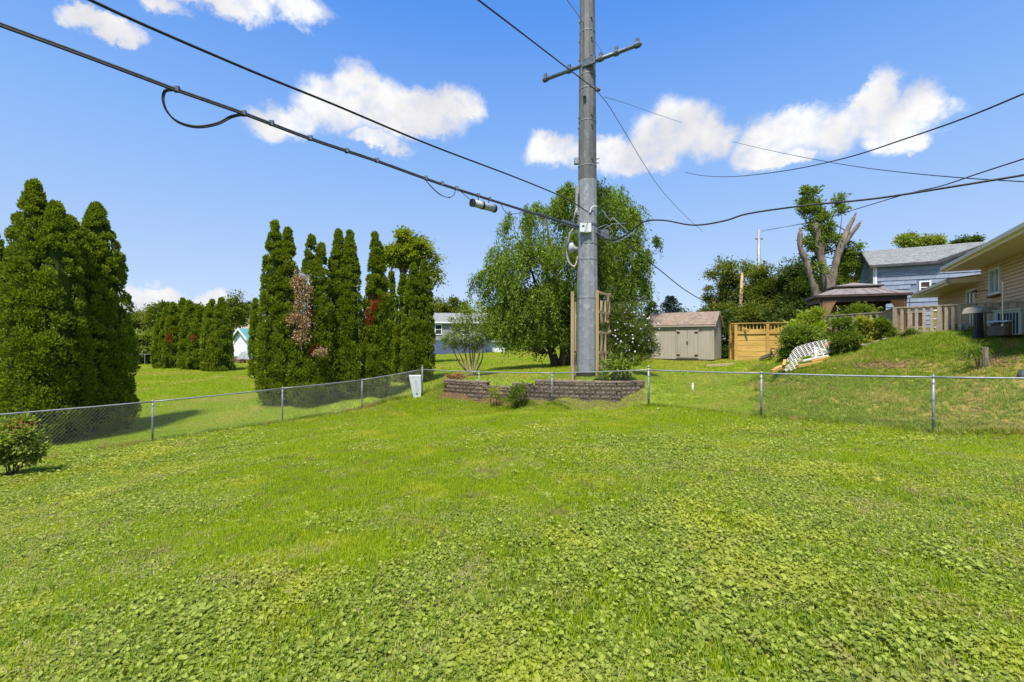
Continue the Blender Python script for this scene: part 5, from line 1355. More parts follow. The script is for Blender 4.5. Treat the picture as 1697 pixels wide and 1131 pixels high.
def far_buildings():
    # house in the middle: grey upper, navy lower floor
    a = P(700, 586, 54); u = Vector((1, .12))
    L = (805-700)/FP*54
    gable_house('grey_house', 'grey house with navy lower floor behind the small multi stemmed tree', (a.x, a.y), u, L, 7, 3.85, 5.0, 'grey_wall', 'roof_grey', z0=CH-1.62, wins=(('F', 1.45, 2.3, 2.35, 3.6), ('F', 4.6, 5.6, 2.35, 3.6)), low=(1.75, 'navy_wall'))
    a = P(806, 582, 58); t = gable_house('white_garage', 'small pale garage just right of the grey and navy house', (a.x, a.y), (1, .1), 2.4, 4, 1.5, 2.0, 'white_wall', 'roof_dark', z0=CH-1.5)
    # white gabled shop with teal roof on the left: gable end towards us
    a = P(418, 587, 50); 
    gable_house('white_teal_house', 'white gabled outbuilding with teal metal roof beyond the left row of evergreens', P(411, 587, 50)[:2], (.5, .87), 6, 2.7, 2.2, 3.2, 'white_wall', 'roof_teal', z0=CH-1.95)
    a = P(377, 580, 66)
    gable_house('grey_roof_house', 'white house with pale grey roof behind the teal roofed outbuilding', (a.x, a.y), (.95, .2), 3.2, 6, 3.2, 4.5, 'white_wall', 'roof_tan', z0=CH-2.0)
    a = P(403, 580, 72)
    gable_house('brown_gable_house', 'white gabled house with brown rake boards partly behind the evergreens', (a.x, a.y), (.35, .93), 8, 6.5, 2.9, 5.6, 'white_wall', 'roof_brown', 'rust', z0=CH-2.0)
    a = P(224, 580, 62)
    gable_house('tan_roof_house', 'low house with tan roof seen above the pale shrubs at left', (a.x, a.y), (1, .05), 7, 6, 2.2, 3.4, 'grey_wall', 'roof_tan', z0=CH-2.4)
    # wood pile
    t = thing('firewood_stack', 'low stack of split firewood in front of the white outbuilding', 'firewood', gp(393, 596, 47)); rr = random.Random(3)
    b = gp(385, 596, 47)
    for r in range(5):
        for k in range(9-r % 2):
            m = MB(); x = b.x+k*.16+.08*(r % 2); z = b.z+.08+r*.145; m.tube([(x, b.y-.2, z), (x+rr.uniform(-.03, .03), b.y+.25, z)], rr.uniform(.06, .08), 6); m.build('log', M['bark_dead' if rr.random() < .6 else 'bark'], t)
    # trailer with tarp
    c = gp(406, 603, 45)
    t = thing('small_trailer', 'rusty utility trailer carrying a grey tarp covered load near the evergreens', 'trailer', tuple(c))
    m = MB(); m.box((c.x, c.y, c.z+.42), (.85, .6, .06)); m.build('bed', M['rust'], t)
    m = MB(); m.beam(c+Vector((-.8, 0, .4)), c+Vector((-1.5, -.1, .35)), .08, .08); m.build('drawbar', M['rust'], t)
    for s in (-.62, .62):
        m = MB(); m.tube([c+Vector((.15, s-.07, .26)), c+Vector((.15, s+.07, .26))], .26, 14); w = m.build('wheel', M['black'], t)
        m = MB(); m.tube([c+Vector((.15, s-.09, .26)), c+Vector((.15, s+.09, .26))], .12, 10); m.build('rim', M['rust'], w)
    m = MB(); m.prism([c+Vector((-.5, -.5, .48)), c+Vector((.7, -.5, .48)), c+Vector((.62, -.5, .95)), c+Vector((.25, -.5, 1.25)), c+Vector((-.1, -.5, 1.15)), c+Vector((-.35, -.5, .8))], (0, 1, 0)); m.build('tarp_load', M['tarp'], t)
far_buildings()

def far_poles():
    def steel(px, ptop, d, r0, r1, label, name='utility_pole', mt='galv', lean=0, pb=None, arms=()):
        a = P(px, 565, d); z0 = h(a.x, a.y)-.3; z1 = CH+(565-ptop)/FP*d
        t = thing(name, label, 'utility pole', (a.x, a.y, z0))
        m = MB(); m.tube([(a.x, a.y, z0), (a.x+lean*.5, a.y, (z0+z1)/2), (a.x+lean, a.y, z1)], [r0, (r0+r1)/2, r1], 10); m.build('shaft', M[mt], t, True)
        for py, w in arms:
            z = CH+(565-py)/FP*d; m = MB(); m.box((a.x, a.y-.05, z), (w, .06, .06)); m.build('crossarm', M['dark_metal'], t)
    steel(1257.5, 380, 58, .42, .16, 'tall distant grey steel pole rising above the trees behind the yellow wall', arms=((396, .5), (430, .3)))
    steel(1224, 452, 44, .17, .13, 'leaning pale wooden utility pole in front of the far trees', mt='treated', lean=.35)
    steel(1078.5, 466, 70, .30, .18, 'distant dark thin pole above the conifers left of the shed roof', mt='dark_metal', arms=((484, .35),))
far_poles()

# ------------------------------------------------------------------ vegetation
def limb_path(a, b, n=5, wob=.12, sag=0):
    L = (b-a).length; pts = []
    for k in range(n+1):
        f = k/n; p = a.lerp(b, f)
        if 0 < k < n: p = p+Vector([random.uniform(-1, 1)*wob*L*.5 for _ in range(3)])*(.6)
        p.z += sag*sin(pi*f)*L; pts.append(p)
    return pts
def arborvitae(label, tips, d, base_py, x0, x1, dead=None, n=22000, group=None, leaf=.105, rust=(), gap=None, sh=1.0, seedv=0, lean=0, bulge=1.0):
    """columnar evergreen. tips: photo (x, y) of each leader; x0..x1 photo extent of the body at depth d"""
    r0 = np.random.default_rng(100+seedv); xc = (x0+x1)/2
    base = P(xc, base_py, d); gz_ = h(base.x, base.y); Rm = (x1-x0)/2/FP*d
    t = thing('arborvitae', label, 'arborvitae', (base.x, base.y, gz_), group)
    pos = []; out = []
    leaders = []
    for i, (tx, ty) in enumerate(tips):
        tp = P(tx, ty, d); leaders.append((tp.x, base.y+(.0 if i == 0 else .15 if i == 1 else -.35), tp.z-gz_))
    nl = len(leaders); tall = max(l[2] for l in leaders)
    Rm *= .96; rl = Rm*(1.0 if nl == 1 else .66)
    def prof(f): return np.interp(f, [0, .03, .10, .3, .55, .75, .87, .95, 1], [.66, .86, .98, .98, .86, .64, .38, .17, .02])
    puffs = []
    for (lx, ly, lh) in leaders:
        # body centre drifts from between the leaders to the tip
        k = int(2*pi*rl*lh*.8/(.30*.30)*sh)
        f = r0.random(k)**.95; a = r0.uniform(0, 2*pi, k)
        lump = 1+.13*(vnoise(a*1.3+seedv, f*lh*.9+7*seedv, 1.0, 2)-.5)*2+.15*(vnoise(a*rl*2.6+seedv*3, f*lh*1.9+5*seedv, 1.0, 1)-.5)*2
        rr = rl*prof(f)*lump*bulge
        mid = base.x+(lx-base.x)*(1.0 if nl == 1 else 1.0)
        cx = np.where(np.ones(k) > 0, base.x+(mid-base.x)*np.clip(.55+f*.6, 0, 1), 0)
        # keep the union within x0..x1
        puffs.append(np.stack([cx+np.cos(a)*rr*.93, ly+np.sin(a)*rr*.93, gz_+f*lh*.985+.02, np.cos(a), np.sin(a), np.full(k, 1.0)*np.clip(1.2-f*.75, .42, 1)], 1))
    pf = np.concatenate(puffs)
    if gap is not None:
        g = gap; px, py = proj(pf[:, 0], pf[:, 1], pf[:, 2])
        keep = ~(((px-g[0])/g[2])**2+((py-g[1])/g[3])**2 < 1) | (pf[:, 1] > base.y+.35*Rm)
        pf = pf[keep]
    m = len(pf); per = max(8, n//m)
    c = np.repeat(pf, per, 0); q = rdirs(len(c)); o = np.stack([c[:, 3], c[:, 4], np.full(len(c), .45)], 1)
    q = unit(q+o*.75); pr = .20*c[:, 5]*(.75+.5*r0.random(m)).repeat(per)
    p = c[:, :3]+q*pr[:, None]*(.55+.5*r0.random(len(c)))[:, None]*np.array([1, 1, 1.25])
    dr = unit(q*.8+np.array([0, 0, .75])+rdirs(len(c))*.45)
    ln = leaf*(.7+.6*r0.random(len(c))); V = leaf_cards(p, dr, unit(q+rdirs(len(c))*.7), ln, ln*.55)
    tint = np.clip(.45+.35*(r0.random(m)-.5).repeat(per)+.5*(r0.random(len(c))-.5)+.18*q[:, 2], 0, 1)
    mk = np.zeros(len(c), bool)
    px, py = proj(p[:, 0], p[:, 1], p[:, 2])
    for (cx_, cy_, rx_, ry_, pb) in rust:
        mk |= ((px-cx_)/rx_)**2+((py-cy_)/ry_)**2+(r0.random(len(c))-.5)*.8 < pb
    mk &= p[:, 1] < base.y+.2
    VV = V.reshape(-1, 4, 3)
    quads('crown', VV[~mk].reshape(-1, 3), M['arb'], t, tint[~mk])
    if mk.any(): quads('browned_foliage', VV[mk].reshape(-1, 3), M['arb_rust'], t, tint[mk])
    # added solid core, painted dark for the shade inside the crown
    for i, (lx, ly, lh) in enumerate(leaders):
        fr = [0.04, .1, .3, .5, .7, .85, .95]
        if gap is not None: fr = [.04, .1, .2, .26] if True else fr
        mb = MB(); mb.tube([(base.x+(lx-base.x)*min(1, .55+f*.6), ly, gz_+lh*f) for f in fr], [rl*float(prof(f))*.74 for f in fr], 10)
        mb.build('shade_core', M['arb_core'], t)
        mb = MB(); mb.tube([(base.x+(lx-base.x)*.55, ly, gz_-.1), (base.x+(lx-base.x)*.9, ly, gz_+lh*.5), (lx, ly, gz_+lh*.9)], [.13, .09, .03], 8); mb.build('trunk', M['bark'], t)
    return t
M['arb_core'] = mat('painted_shade_core', (.030,.050,.010), (.045,.060,.014), 9, 1.0, 0, spec=.0)  # core colour set darker than the foliage to stand for inner shade

# --- the left clump
arborvitae('tallest arborvitae at far left with a double rounded top', [(56,300),(84,334)], 13.4, 737, -12, 128, n=70000, sh=1.5, group='arborvitae clump at left', leaf=.085, seedv=1)
arborvitae('middle arborvitae of the left clump, lower top between two taller ones', [(115,359)], 14.4, 728, 62, 186, n=46000, sh=1.4, group='arborvitae clump at left', leaf=.088, seedv=2)
arborvitae('right arborvitae of the left clump with a sharp pointed top', [(160,336)], 15.2, 716, 112, 209, n=46000, sh=1.4, group='arborvitae clump at left', leaf=.09, seedv=3)
arborvitae('partly cropped arborvitae on the left picture edge', [(-40,352)], 14.0, 735, -120, 30, n=30000, sh=1.2, group='arborvitae clump at left', leaf=.09, seedv=4)
# --- the middle group
G2 = 'arborvitae row in the middle distance'
arborvitae('tall double topped arborvitae at the left end of the middle row', [(455,365),(474,376)], 19.6, 674, 427, 490, n=42000, sh=1.3, group=G2, seedv=11)
arborvitae('arborvitae with a dead brown hollow in its side, middle row', [(516,390),(530,404),(503,562)], 20.0, 675, 486, 547, n=36000, sh=1.3, group=G2, seedv=12, gap=(497, 515, 19, 72), rust=((509,520,9,22,1),(526,582,14,9,1),(500,575,8,6,1),(490,430,5,12,.9)))
arborvitae('twin spired dark arborvitae right of the dead hollow one', [(561,382),(578,381)], 20.9, 662, 545, 609, n=42000, sh=1.3, group=G2, seedv=13)
arborvitae('arborvitae with rust brown patches high on its left side', [(621,386),(627,398)], 21.4, 659, 602, 644, n=32000, sh=1.3, group=G2, seedv=14, rust=((607,415,7,13,1),(612,530,10,10,1),(622,497,10,9,1),(620,512,9,9,.7),(606,520,6,8,1)))
arborvitae('thin distant arborvitae squeezed between the middle row trees', [(649,449)], 30.0, 620, 641, 657, n=9000, group=G2, seedv=15, leaf=.14)
arborvitae('slim arborvitae just left of the twin tipped one by the corner post', [(668,456)], 25.8, 633, 655, 680, n=13000, group=G2, seedv=16, leaf=.13)
arborvitae('twin tipped broad arborvitae nearest the fence corner post', [(685,437),(702,431)], 25.2, 635, 667, 718, n=30000, sh=1.1, group=G2, seedv=17, leaf=.12)
arborvitae('small distant arborvitae peeking out left of the middle row', [(424,497)], 31.0, 616, 417, 431, n=8000, group=G2, seedv=18, leaf=.14)
# --- the far row
G3 = 'far row of arborvitae at left'
FR = [((265,517),258,275,608,'leftmost of the far evergreen row'),((276,509),269,287,609,'second from left in the far evergreen row'),((287,502),278,300,610,'third from left in the far evergreen row, browned low down'),
      ((303,495),294,313,608,'tall one left of centre in the far evergreen row'),((313,499),300,325,611,'centre one of the far evergreen row'),((331,509),311,339,611,'lower rounded one with a brown spot in the far evergreen row'),
      ((345,505),334,352,611,'slim one third from right in the far evergreen row'),((352,498),338,371,612,'broad one second from right in the far evergreen row'),((367,494),357,386,611,'rightmost of the far evergreen row')]
for i, (tp, a, b, by, lab) in enumerate(FR):
    arborvitae(lab, [tp], 38.5-.35*i+(1.5 if i in (3, 6) else 0), by, a, b, n=9000, sh=1.0, group=G3, seedv=30+i, leaf=.15, rust=((281,562,5,9,1),) if i == 2 else ((323,560,8,6,1),) if i == 5 else ())

def dead_arborvitae():
    b = P(500, 655, 19.4); z0 = h(b.x, b.y)
    t = thing('dead_arborvitae', 'dead brown leaved bare stems hanging in the hollow between two middle row evergreens', 'dead tree', (b.x, b.y, z0), None)
    for k, (xb, xt, yt) in enumerate(((490,487,470),(494,492,455),(506,500,462),(510,507,480),(503,496,500))):
        m = MB(); pts = [P(xb, 640, 20.3+.05*k), P((xb+xt)/2+(k-2), 560, 20.0), P(xt, yt, 19.6)]; m.tube(smooth(pts, 3), [.05, .048, .045, .04, .035, .028, .02], 6); m.build('dead_stem', M['bark_dead'], t)
    n = 5200; cs = []
    for (cx, cy, rx, ry, w) in ((497,468,13,14,1.2),(506,488,10,24,.9),(488,528,13,10,.9),(505,535,10,22,.8),(498,555,12,12,.6),(496,500,8,20,.5),(530,583,10,7,.4)):
        k = int(n*w/5); u = rng.normal(size=(k, 3))*.5
        c = P(cx, cy, 19.35); cs.append(np.array(c)+u*np.array([rx, 9, ry])/FP*19.35)
    p = np.concatenate(cs); q = rdirs(len(p)); q[:, 2] -= .6
    ln = .10*(.6+.8*rng.random(len(p)))
    quads('dead_leaves', leaf_cards(p, unit(q), rdirs(len(p)), ln, ln*.35), M['arb_dead'], t, rng.random(len(p)))
dead_arborvitae()

def leafy_tree(name, label, cat, base, lobes, m, n, leaf, trunk_r, d, group=None, bark='bark', bare=None, droop=0., clump=.5, yscale=1.0, fork=.35, stems=1, shell=.55, seedv=0, asp=.5, limbs=True, fill=None):
    """lobes: photo ellipses (px, py, rx, ry[, dd]) at depth d; foliage is made of many small clumps placed in them"""
    r0 = np.random.default_rng(500+seedv); random.seed(500+seedv)
    b = P(base[0], base[1], d); gz_ = h(b.x, b.y)
    t = thing(name, label, cat, (b.x, b.y, gz_), group)
    P0 = []; w = np.array([l[2]*l[3] for l in lobes], float); w /= w.sum()
    cl = []
    for l, ww in zip(lobes, w):
        dd = l[4] if len(l) > 4 else 0
        c = np.array(P(l[0], l[1], d+dd)); r = np.array([l[2], (l[2]+l[3])/2*yscale, l[3]])/FP*(d+dd)
        vol = r[0]*r[1]*r[2]; k = max(3, int(vol/(clump**3)*2.2))
        q = rdirs(k)*(shell+(1-shell)*r0.random(k))[:, None]**.6
        cl.append((c+q*r, np.full(k, ww/k), q))
    cc = np.concatenate([c[0] for c in cl]); cw = np.concatenate([c[1] for c in cl]); cq = np.concatenate([c[2] for c in cl])
    cs = clump*(.6+.8*r0.random(len(cc)))
    pick = r0.choice(len(cc), n, p=cw/cw.sum())
    off = r0.normal(size=(n, 3))*.42; off[:, 2] *= .75
    p = cc[pick]+off*cs[pick][:, None]
    p[:, 2] = np.maximum(p[:, 2], gz_+.05)
    q = unit(off+cq[pick]*.5+rdirs(n)*.6); q[:, 2] -= droop
    ln = leaf*(.6+.8*r0.random(n))
    nr = unit(rdirs(n)*.9+np.array([0, 0, .9])) if droop < .5 else rdirs(n)
    tint = np.clip(.5+.5*(r0.random(len(cc))-.5)[pick]+.45*(r0.random(n)-.5), 0, 1)
    quads('crown', leaf_cards(p, unit(q), nr, ln, ln*asp), M[m], t, tint)
    if trunk_r > 0:
        big = sorted(lobes, key=lambda l: -l[2]*l[3])[:7]
        cen = P(*[sum(l[i]*l[2]*l[3] for l in big)/sum(l[2]*l[3] for l in big) for i in (0, 1)], d)
        tree_h = cen.z-gz_
        for s in range(stems):
            bx = Vector((b.x+(s-(stems-1)/2)*trunk_r*2.2, b.y+random.uniform(-.1, .1), gz_-.15))
            fk = Vector((b.x, b.y, gz_)).lerp(cen, fork) if stems == 1 else bx.lerp(P(big[s % len(big)][0], big[s % len(big)][1], d), .35)
            mb = MB(); mb.tube([bx, bx.lerp(fk, .5)+Vector((random.uniform(-.1, .1), 0, 0)), fk], [trunk_r*1.25, trunk_r, trunk_r*.8], 10); mb.build('trunk', M[bark], t, True)
            if limbs:
                for i, l in enumerate(big):
                    if stems > 1 and i % stems != s: continue
                    e = P(l[0], l[1], d+(l[4] if len(l) > 4 else 0)); pts = limb_path(fk, e, 5, .10)
                    mb = MB(); mb.tube(pts, [trunk_r*.62*(1-.16*k) for k in range(6)], 7)
                    for k in range(8):
                        q0 = pts[random.randint(2, 5)]; tgt = cc[r0.integers(len(cc))]
                        tgt = Vector(tgt); 
                        if (tgt-q0).length > 3.5*max(1, d/30): continue
                        mb.tube(limb_path(q0, tgt, 3, .1), [trunk_r*.2, trunk_r*.15, trunk_r*.1, trunk_r*.05], 5)
                    mb.build('limb', M[bark], t, True)
    return t

def weeping_tree():
    d = 26.0; r0 = np.random.default_rng(77); random.seed(77)
    b = P(937, 608, d); gz_ = h(b.x, b.y)
    t = thing('weeping_tree', 'large weeping tree with drooping bright green branches behind the steel pole', 'tree', (b.x, b.y, gz_))
    lobes = [(940,345,26,36),(905,352,34,32),(862,372,30,36),(870,430,55,50),(1010,330,30,34),(1000,350,55,50),(1030,370,36,36),(1000,420,70,50),(1050,405,34,22),
             (830,470,38,40),(940,430,80,70),(880,500,72,50),(1010,480,60,50),(940,500,90,70),(840,535,44,34),(1050,480,26,40),(1020,540,50,40),(920,550,80,34),(1080,396,12,8),(815,455,16,20),(868,565,18,28),(1066,430,12,30),(848,550,30,34),(1000,572,44,26),(870,520,50,44),(985,470,60,60),(1054,438,24,30),(1042,362,14,18),(985,318,14,22),(938,318,12,20)]
    w = np.array([l[2]*l[3] for l in lobes], float)**.85; w /= w.sum()
    ns = 3900; pick = r0.choice(len(lobes), ns, p=w); L = np.array(lobes)[pick]
    q = unit(r0.normal(size=(ns, 3))); q[:, 2] = np.abs(q[:, 2])*.9-.1; q *= (.55+.45*r0.random(ns))[:, None]
    # branch ends gather the strands into separate hanging tufts
    nc = 420; gi = r0.integers(0, nc, ns); cp = r0.choice(len(lobes), nc, p=w); cq = unit(r0.normal(size=(nc, 3))); cq[:, 2] = np.abs(cq[:, 2])*1.0-.15
    cq *= (.5+.55*r0.random(nc))[:, None]; pick = cp[gi]; L = np.array(lobes)[pick]; q = cq[gi]+r0.normal(0, .13, (ns, 3))
    c = np.stack([(L[:, 0]-848.5)/FP*d, np.full(ns, d), CH-(L[:, 1]-565)/FP*d], 1)
    rad = np.stack([L[:, 2], (L[:, 2]+L[:, 3])/2*.95, L[:, 3]], 1)/FP*d
    st = c+q*rad; out = unit(np.concatenate([q[:, :2], np.zeros((ns, 1))], 1)+1e-6)
    ln = r0.uniform(.5, 1.7, ns)*np.clip(rad[:, 2]/1.4, .5, 1.1)
    K = 40; f = np.linspace(0, 1, K)[None, :].repeat(ns, 0)
    k3 = out[:, None, :]*(.55*np.sqrt(f)*np.clip(ln*.55, .1, .7)[:, None])[:, :, None]
    dz = -(f**1.35)*ln[:, None]; p = st[:, None, :]+k3; p[:, :, 2] += dz
    sway = r0.normal(0, .05, (ns, 1, 3)); p = p+sway*f[:, :, None]*3
    p = p.reshape(-1, 3)+r0.normal(0, .075, (ns*K, 3)); p[:, 2] = np.maximum(p[:, 2], gz_+.12)
    dr = unit(rdirs(ns*K)*.75+np.array([0, 0, -.8])); leaf = .145*(.6+.7*r0.random(ns*K))
    tint = np.clip(.5+.6*(r0.random(ns)-.5).repeat(K)+.4*(r0.random(ns*K)-.5), 0, 1)
    quads('crown', leaf_cards(p, dr, rdirs(ns*K), leaf, leaf*.42), M['weep'], t, tint)
    for (x0, y0, x1, y1, r) in ((922,612,912,575,.26),(934,612,938,560,.34),(950,612,955,568,.30)):
        m = MB(); a = P(x0, y0, d); e = P(x1, y1, d); m.tube([a, a.lerp(e, .4)+Vector((.03, 0, 0)), e], [r*1.3, r, r*.85], 10); m.build('trunk', M['bark'], t, True)
    for i, l in enumerate(lobes[:18]):
        s = [P(912, 577, d), P(938, 562, d), P(955, 570, d)][i % 3]; e = P(l[0], l[1], d+random.uniform(-.6, .6))
        m = MB(); m.tube(limb_path(s, e, 5, .08, .05), [.2, .17, .13, .10, .07, .04], 7); m.build('limb', M['bark'], t, True)
    for k in range(14):
        s = P(905+random.uniform(-5, 5), 585, d); e = P(random.uniform(845, 905), random.uniform(560, 600), d+random.uniform(-1, 1)); m = MB(); m.tube(limb_path(s, e, 4, .1, .12), [.05, .04, .03, .02, .012], 5); m.build('low_branch', M['bark'], t)
weeping_tree()

def shrub(name, label, cat, d, lobes, m, n, leaf, base, group=None, clump=.22, stems=5, seedv=0, droop=0, asp=.5, sr=.02, flowers=None):
    r0 = random.Random(seedv+9)
    t = leafy_tree(name, label, cat, base, lobes, m, n, leaf, 0, d, group, clump=clump, seedv=seedv, droop=droop, asp=asp, shell=.35)
    b = P(base[0], base[1], d); z = h(b.x, b.y)
    for k in range(stems):
        l = lobes[k % len(lobes)]; e = P(l[0]+r0.uniform(-.4, .4)*l[2], l[1]+r0.uniform(-.2, .3)*l[3], d+r0.uniform(-.2, .2))
        s = Vector((b.x+r0.uniform(-.12, .12), b.y+r0.uniform(-.1, .1), z-.05)); mb = MB(); mb.tube([s, s.lerp(e, .5)+Vector((r0.uniform(-.1, .1), 0, .05)), e], [sr, sr*.8, sr*.4], 6); mb.build('stem', M['bark'], t)
    return t
# rose of sharon right of the pole
t = shrub('rose_of_sharon', 'rose of sharon shrub with pale lilac flowers right of the pole', 'flowering shrub', 20.9,
      [(1040,540,36,30),(1030,520,22,16),(1060,560,26,26),(1025,575,30,26),(1050,590,26,12),(1075,575,16,16),(1012,550,18,30),(1045,508,12,8)], 'althea', 17000, .085, (1035,612), clump=.24, stems=8, seedv=3)
def flowers():
    r0 = np.random.default_rng(4); n = 60; fx = r0.uniform(1004, 1094, n); fy = 555+r0.uniform(-1, 1, n)*44*np.sqrt(np.clip(1-((fx-1048)/50)**2, .05, 1)); c = []; 
    P_ = [np.array(P(a, b, 20.9-.35-.5*max(0, 1-((a-1040)/45)**2-((b-552)/50)**2))) for a, b in zip(fx, fy)]
    V = []
    for p in P_:
        s = r0.uniform(.02, .045); a0 = r0.uniform(0, 2*pi)
        for k in range(5):
            a = a0+2*pi*k/5; dx, dz = cos(a)*s, sin(a)*s; ex, ez = -sin(a)*s*.55, cos(a)*s*.55
            V += [p, p+np.array([dx*.6+ex, -.01, dz*.6+ez]), p+np.array([dx, .012, dz]), p+np.array([dx*.6-ex, -.01, dz*.6-ez])]
    quads('blossoms', np.array(V), M['petal'], bpy.data.objects['rose_of_sharon'], kind='stuff')
flowers()
shrub('leafy_perennial', 'broad leaved perennial drooping over the block wall beside the pole', 'plant', 18.9, [(1022,612,18,14),(1010,622,14,10),(1038,618,14,12),(1024,600,12,10)], 'bushgreen', 900, .24, (1022,634), clump=.3, stems=6, seedv=5, droop=.3, asp=.32)
shrub('wall_weed', 'bright leafy weed growing in front of the low gap in the block wall', 'weed', 18.7, [(857,655,12,9),(862,648,9,7),(848,662,8,5)], 'bushgreen', 500, .13, (857,668), clump=.2, stems=4, seedv=6, asp=.4)
shrub('dry_weed', 'tuft of tall dry grass at the foot of the block wall gap', 'weed', 19.2, [(817,652,7,10)], 'yellowshrub', 260, .22, (817,664), clump=.2, stems=3, seedv=7, asp=.08)
shrub('brown_plant', 'small reddish brown plant clump at the left end of the wall top', 'plant', 21.9, [(762,622,10,5),(750,624,6,4)], 'arb_rust', 500, .09, (760,629), clump=.15, stems=3, seedv=8)
# small multi stemmed tree
def small_tree():
    d = 22.6
    t = leafy_tree('multi_stem_tree', 'small multi stemmed tree with airy crown in front of the grey house', 'tree', (781,626), [(778,550,26,26),(760,560,22,18),(796,545,16,24),(748,570,14,12),(775,525,16,14),(757,535,12,10),(790,575,16,10),(735,562,7,7),(771,512,7,6)], 'bushgreen', 6500, .09, 0, d, clump=.20, seedv=12, shell=.3)
    b = P(782, 626, d); z = h(b.x, b.y); r0 = random.Random(4)
    for (x1, y1, xm, ym) in ((757,575,768,600),(766,560,773,596),(775,540,779,590),(790,535,786,590),(796,560,794,590),(748,572,762,602),(783,550,783,595),(800,565,799,595)):
        m = MB(); m.tube(smooth([Vector((b.x+r0.uniform(-.12, .12), b.y+r0.uniform(-.1, .1), z-.05)), P(xm, ym, d+r0.uniform(-.2, .2)), P(x1, y1, d)], 3), [.045, .042, .04, .036, .03, .02, .012], 6); m.build('stem', M['bark_dead'], t, True)
small_tree()
# bottom left bush in the yard and its reddish tips
shrub('corner_bush', 'light green bush with reddish tips at the lower left picture edge', 'bush', 9.7, [(0,722,10,24),(16,716,9,20),(31,713,8,18),(46,722,8,17),(22,744,28,20),(0,750,20,22),(46,752,12,15),(58,742,6,9)], 'willow', 11000, .08, (20,772), clump=.14, stems=9, seedv=14, sr=.012)
t = bpy.data.objects['corner_bush']; p = np.array(P(34, 706, 9.6))+rng.normal(size=(140, 3))*np.array([.12, .10, .08]); quads('reddish_tips', leaf_cards(p, unit(rdirs(140)+np.array([0,0,.8])), rdirs(140), np.full(140, .045), np.full(140, .022)), M['arb_rust'], t, rng.random(140), kind='stuff')
leafy_tree('copper_tree', 'copper red leaved tree glimpsed at the far left edge behind the evergreens', 'tree', (-12,640), [(-6,470,14,50),(-14,440,18,30),(-10,520,16,30)], 'red', 5000, .12, .1, 19, clump=.4, seedv=15)
# large broadleaf behind the middle row
leafy_tree('broadleaf_tree', 'bright green broadleaf tree rising behind the middle evergreen row', 'tree', (668,612), [(672,398,18,13),(690,420,20,18),(662,428,24,18),(702,416,12,9),(719,446,5,7),(692,403,10,9),(725,463,4,6),(724,430,3,4)], 'maple', 19000, .20, .28, 36, clump=.6, seedv=16, shell=.45)
# background trees
def bg():
    T = [  # name,label,base,lobes,mat,n,leaf,r,d,clump
     ('background_tree','rounded dark tree at the left end of the distant tree line',(215,600),[(212,530,22,20),(235,528,20,18),(225,550,34,22)],'oak',9000,.36,.3,75,1.4),
     ('background_tree','wide distant tree right of the dark one above the pale shrubs',(245,600),[(250,535,20,20),(262,545,18,20),(240,555,26,18)],'oak',8000,.36,.3,80,1.4),
     ('background_tree','taller distant tree behind the left end of the far evergreen row',(285,602),[(285,512,18,13),(278,528,22,20),(300,520,16,14)],'oak',9000,.30,.3,60,1.1),
     ('background_tree','distant tree behind the centre of the far evergreen row',(320,602),[(312,512,12,10),(330,521,14,12),(318,538,24,20)],'oak',8000,.30,.3,62,1.1),
     ('background_tree','thin topped distant tree right of the far evergreen row',(384,600),[(382,500,13,12),(388,520,20,18),(378,530,20,20),(392,494,6,4)],'oak',9000,.26,.25,62,.9),
     ('background_tree','grey green distant tree between far row and middle row evergreens',(408,600),[(410,520,11,14),(414,512,8,8),(404,530,14,14)],'bluegreen',7000,.3,.3,85,1.2),
     ('background_tree','olive tree behind the grey and navy house roof',(738,590),[(735,505,22,14),(722,512,16,16),(752,510,20,14),(768,518,18,16),(745,525,36,12)],'oak',12000,.32,.3,72,1.1),
     ('background_tree','yellow green tree between grey house and weeping tree',(800,592),[(795,525,22,26),(785,548,22,22),(812,540,18,30),(800,565,30,12)],'maple',10000,.26,.25,60,.9),
     ('background_tree','open crowned tree with ragged top left of the wooden pole',(1215,585),[(1205,450,26,16),(1225,443,16,12),(1190,462,18,12),(1212,478,24,18),(1235,470,22,26),(1176,490,12,12),(1196,500,20,18),(1180,516,18,14),(1248,500,22,34),(1215,520,34,24)],'oak',24000,.20,.26,46,.75),
     ('background_tree','dense olive tree right of the distant steel pole',(1285,585),[(1275,460,22,16),(1292,480,24,26),(1268,490,24,30),(1302,505,22,28),(1280,520,36,26),(1262,455,12,12)],'oak',26000,.20,.28,43,.8),
     ('background_tree','dark tree left of the bare trunk',(1325,580),[(1318,440,14,12),(1325,465,22,22),(1338,485,22,26),(1318,495,24,30),(1340,510,26,26),(1308,452,10,10)],'darkleaf',22000,.20,.3,41,.8),
     ('background_tree','leafy tree behind the right side of the bare trunk and gazebo',(1395,575),[(1392,478,26,20),(1405,450,16,20),(1378,500,28,20),(1412,470,14,18),(1360,470,16,24),(1400,430,12,10)],'oak',18000,.20,.26,40,.7),
     ('background_tree','round leafy tree top showing above the blue house ridge at left',(1516,560),[(1510,399,12,8),(1524,402,10,7),(1500,403,8,6),(1543,400,10,8),(1553,405,6,5),(1535,404,8,6)],'willow',9000,.22,.25,48,.6),
     ('background_tree','dark tree tops barely above the blue house ridge at right',(1610,560),[(1598,397,9,3),(1612,396,9,3),(1605,404,20,8)],'darkleaf',4000,.22,.2,52,.6),
    ]
    for i, (nm, lab, b, lo, m, n, lf, r, d, cl) in enumerate(T):
        leafy_tree(nm, lab, 'tree', b, lo, m, n, lf, r, d, 'trees in the background', clump=cl, seedv=60+i, shell=.4)
bg()
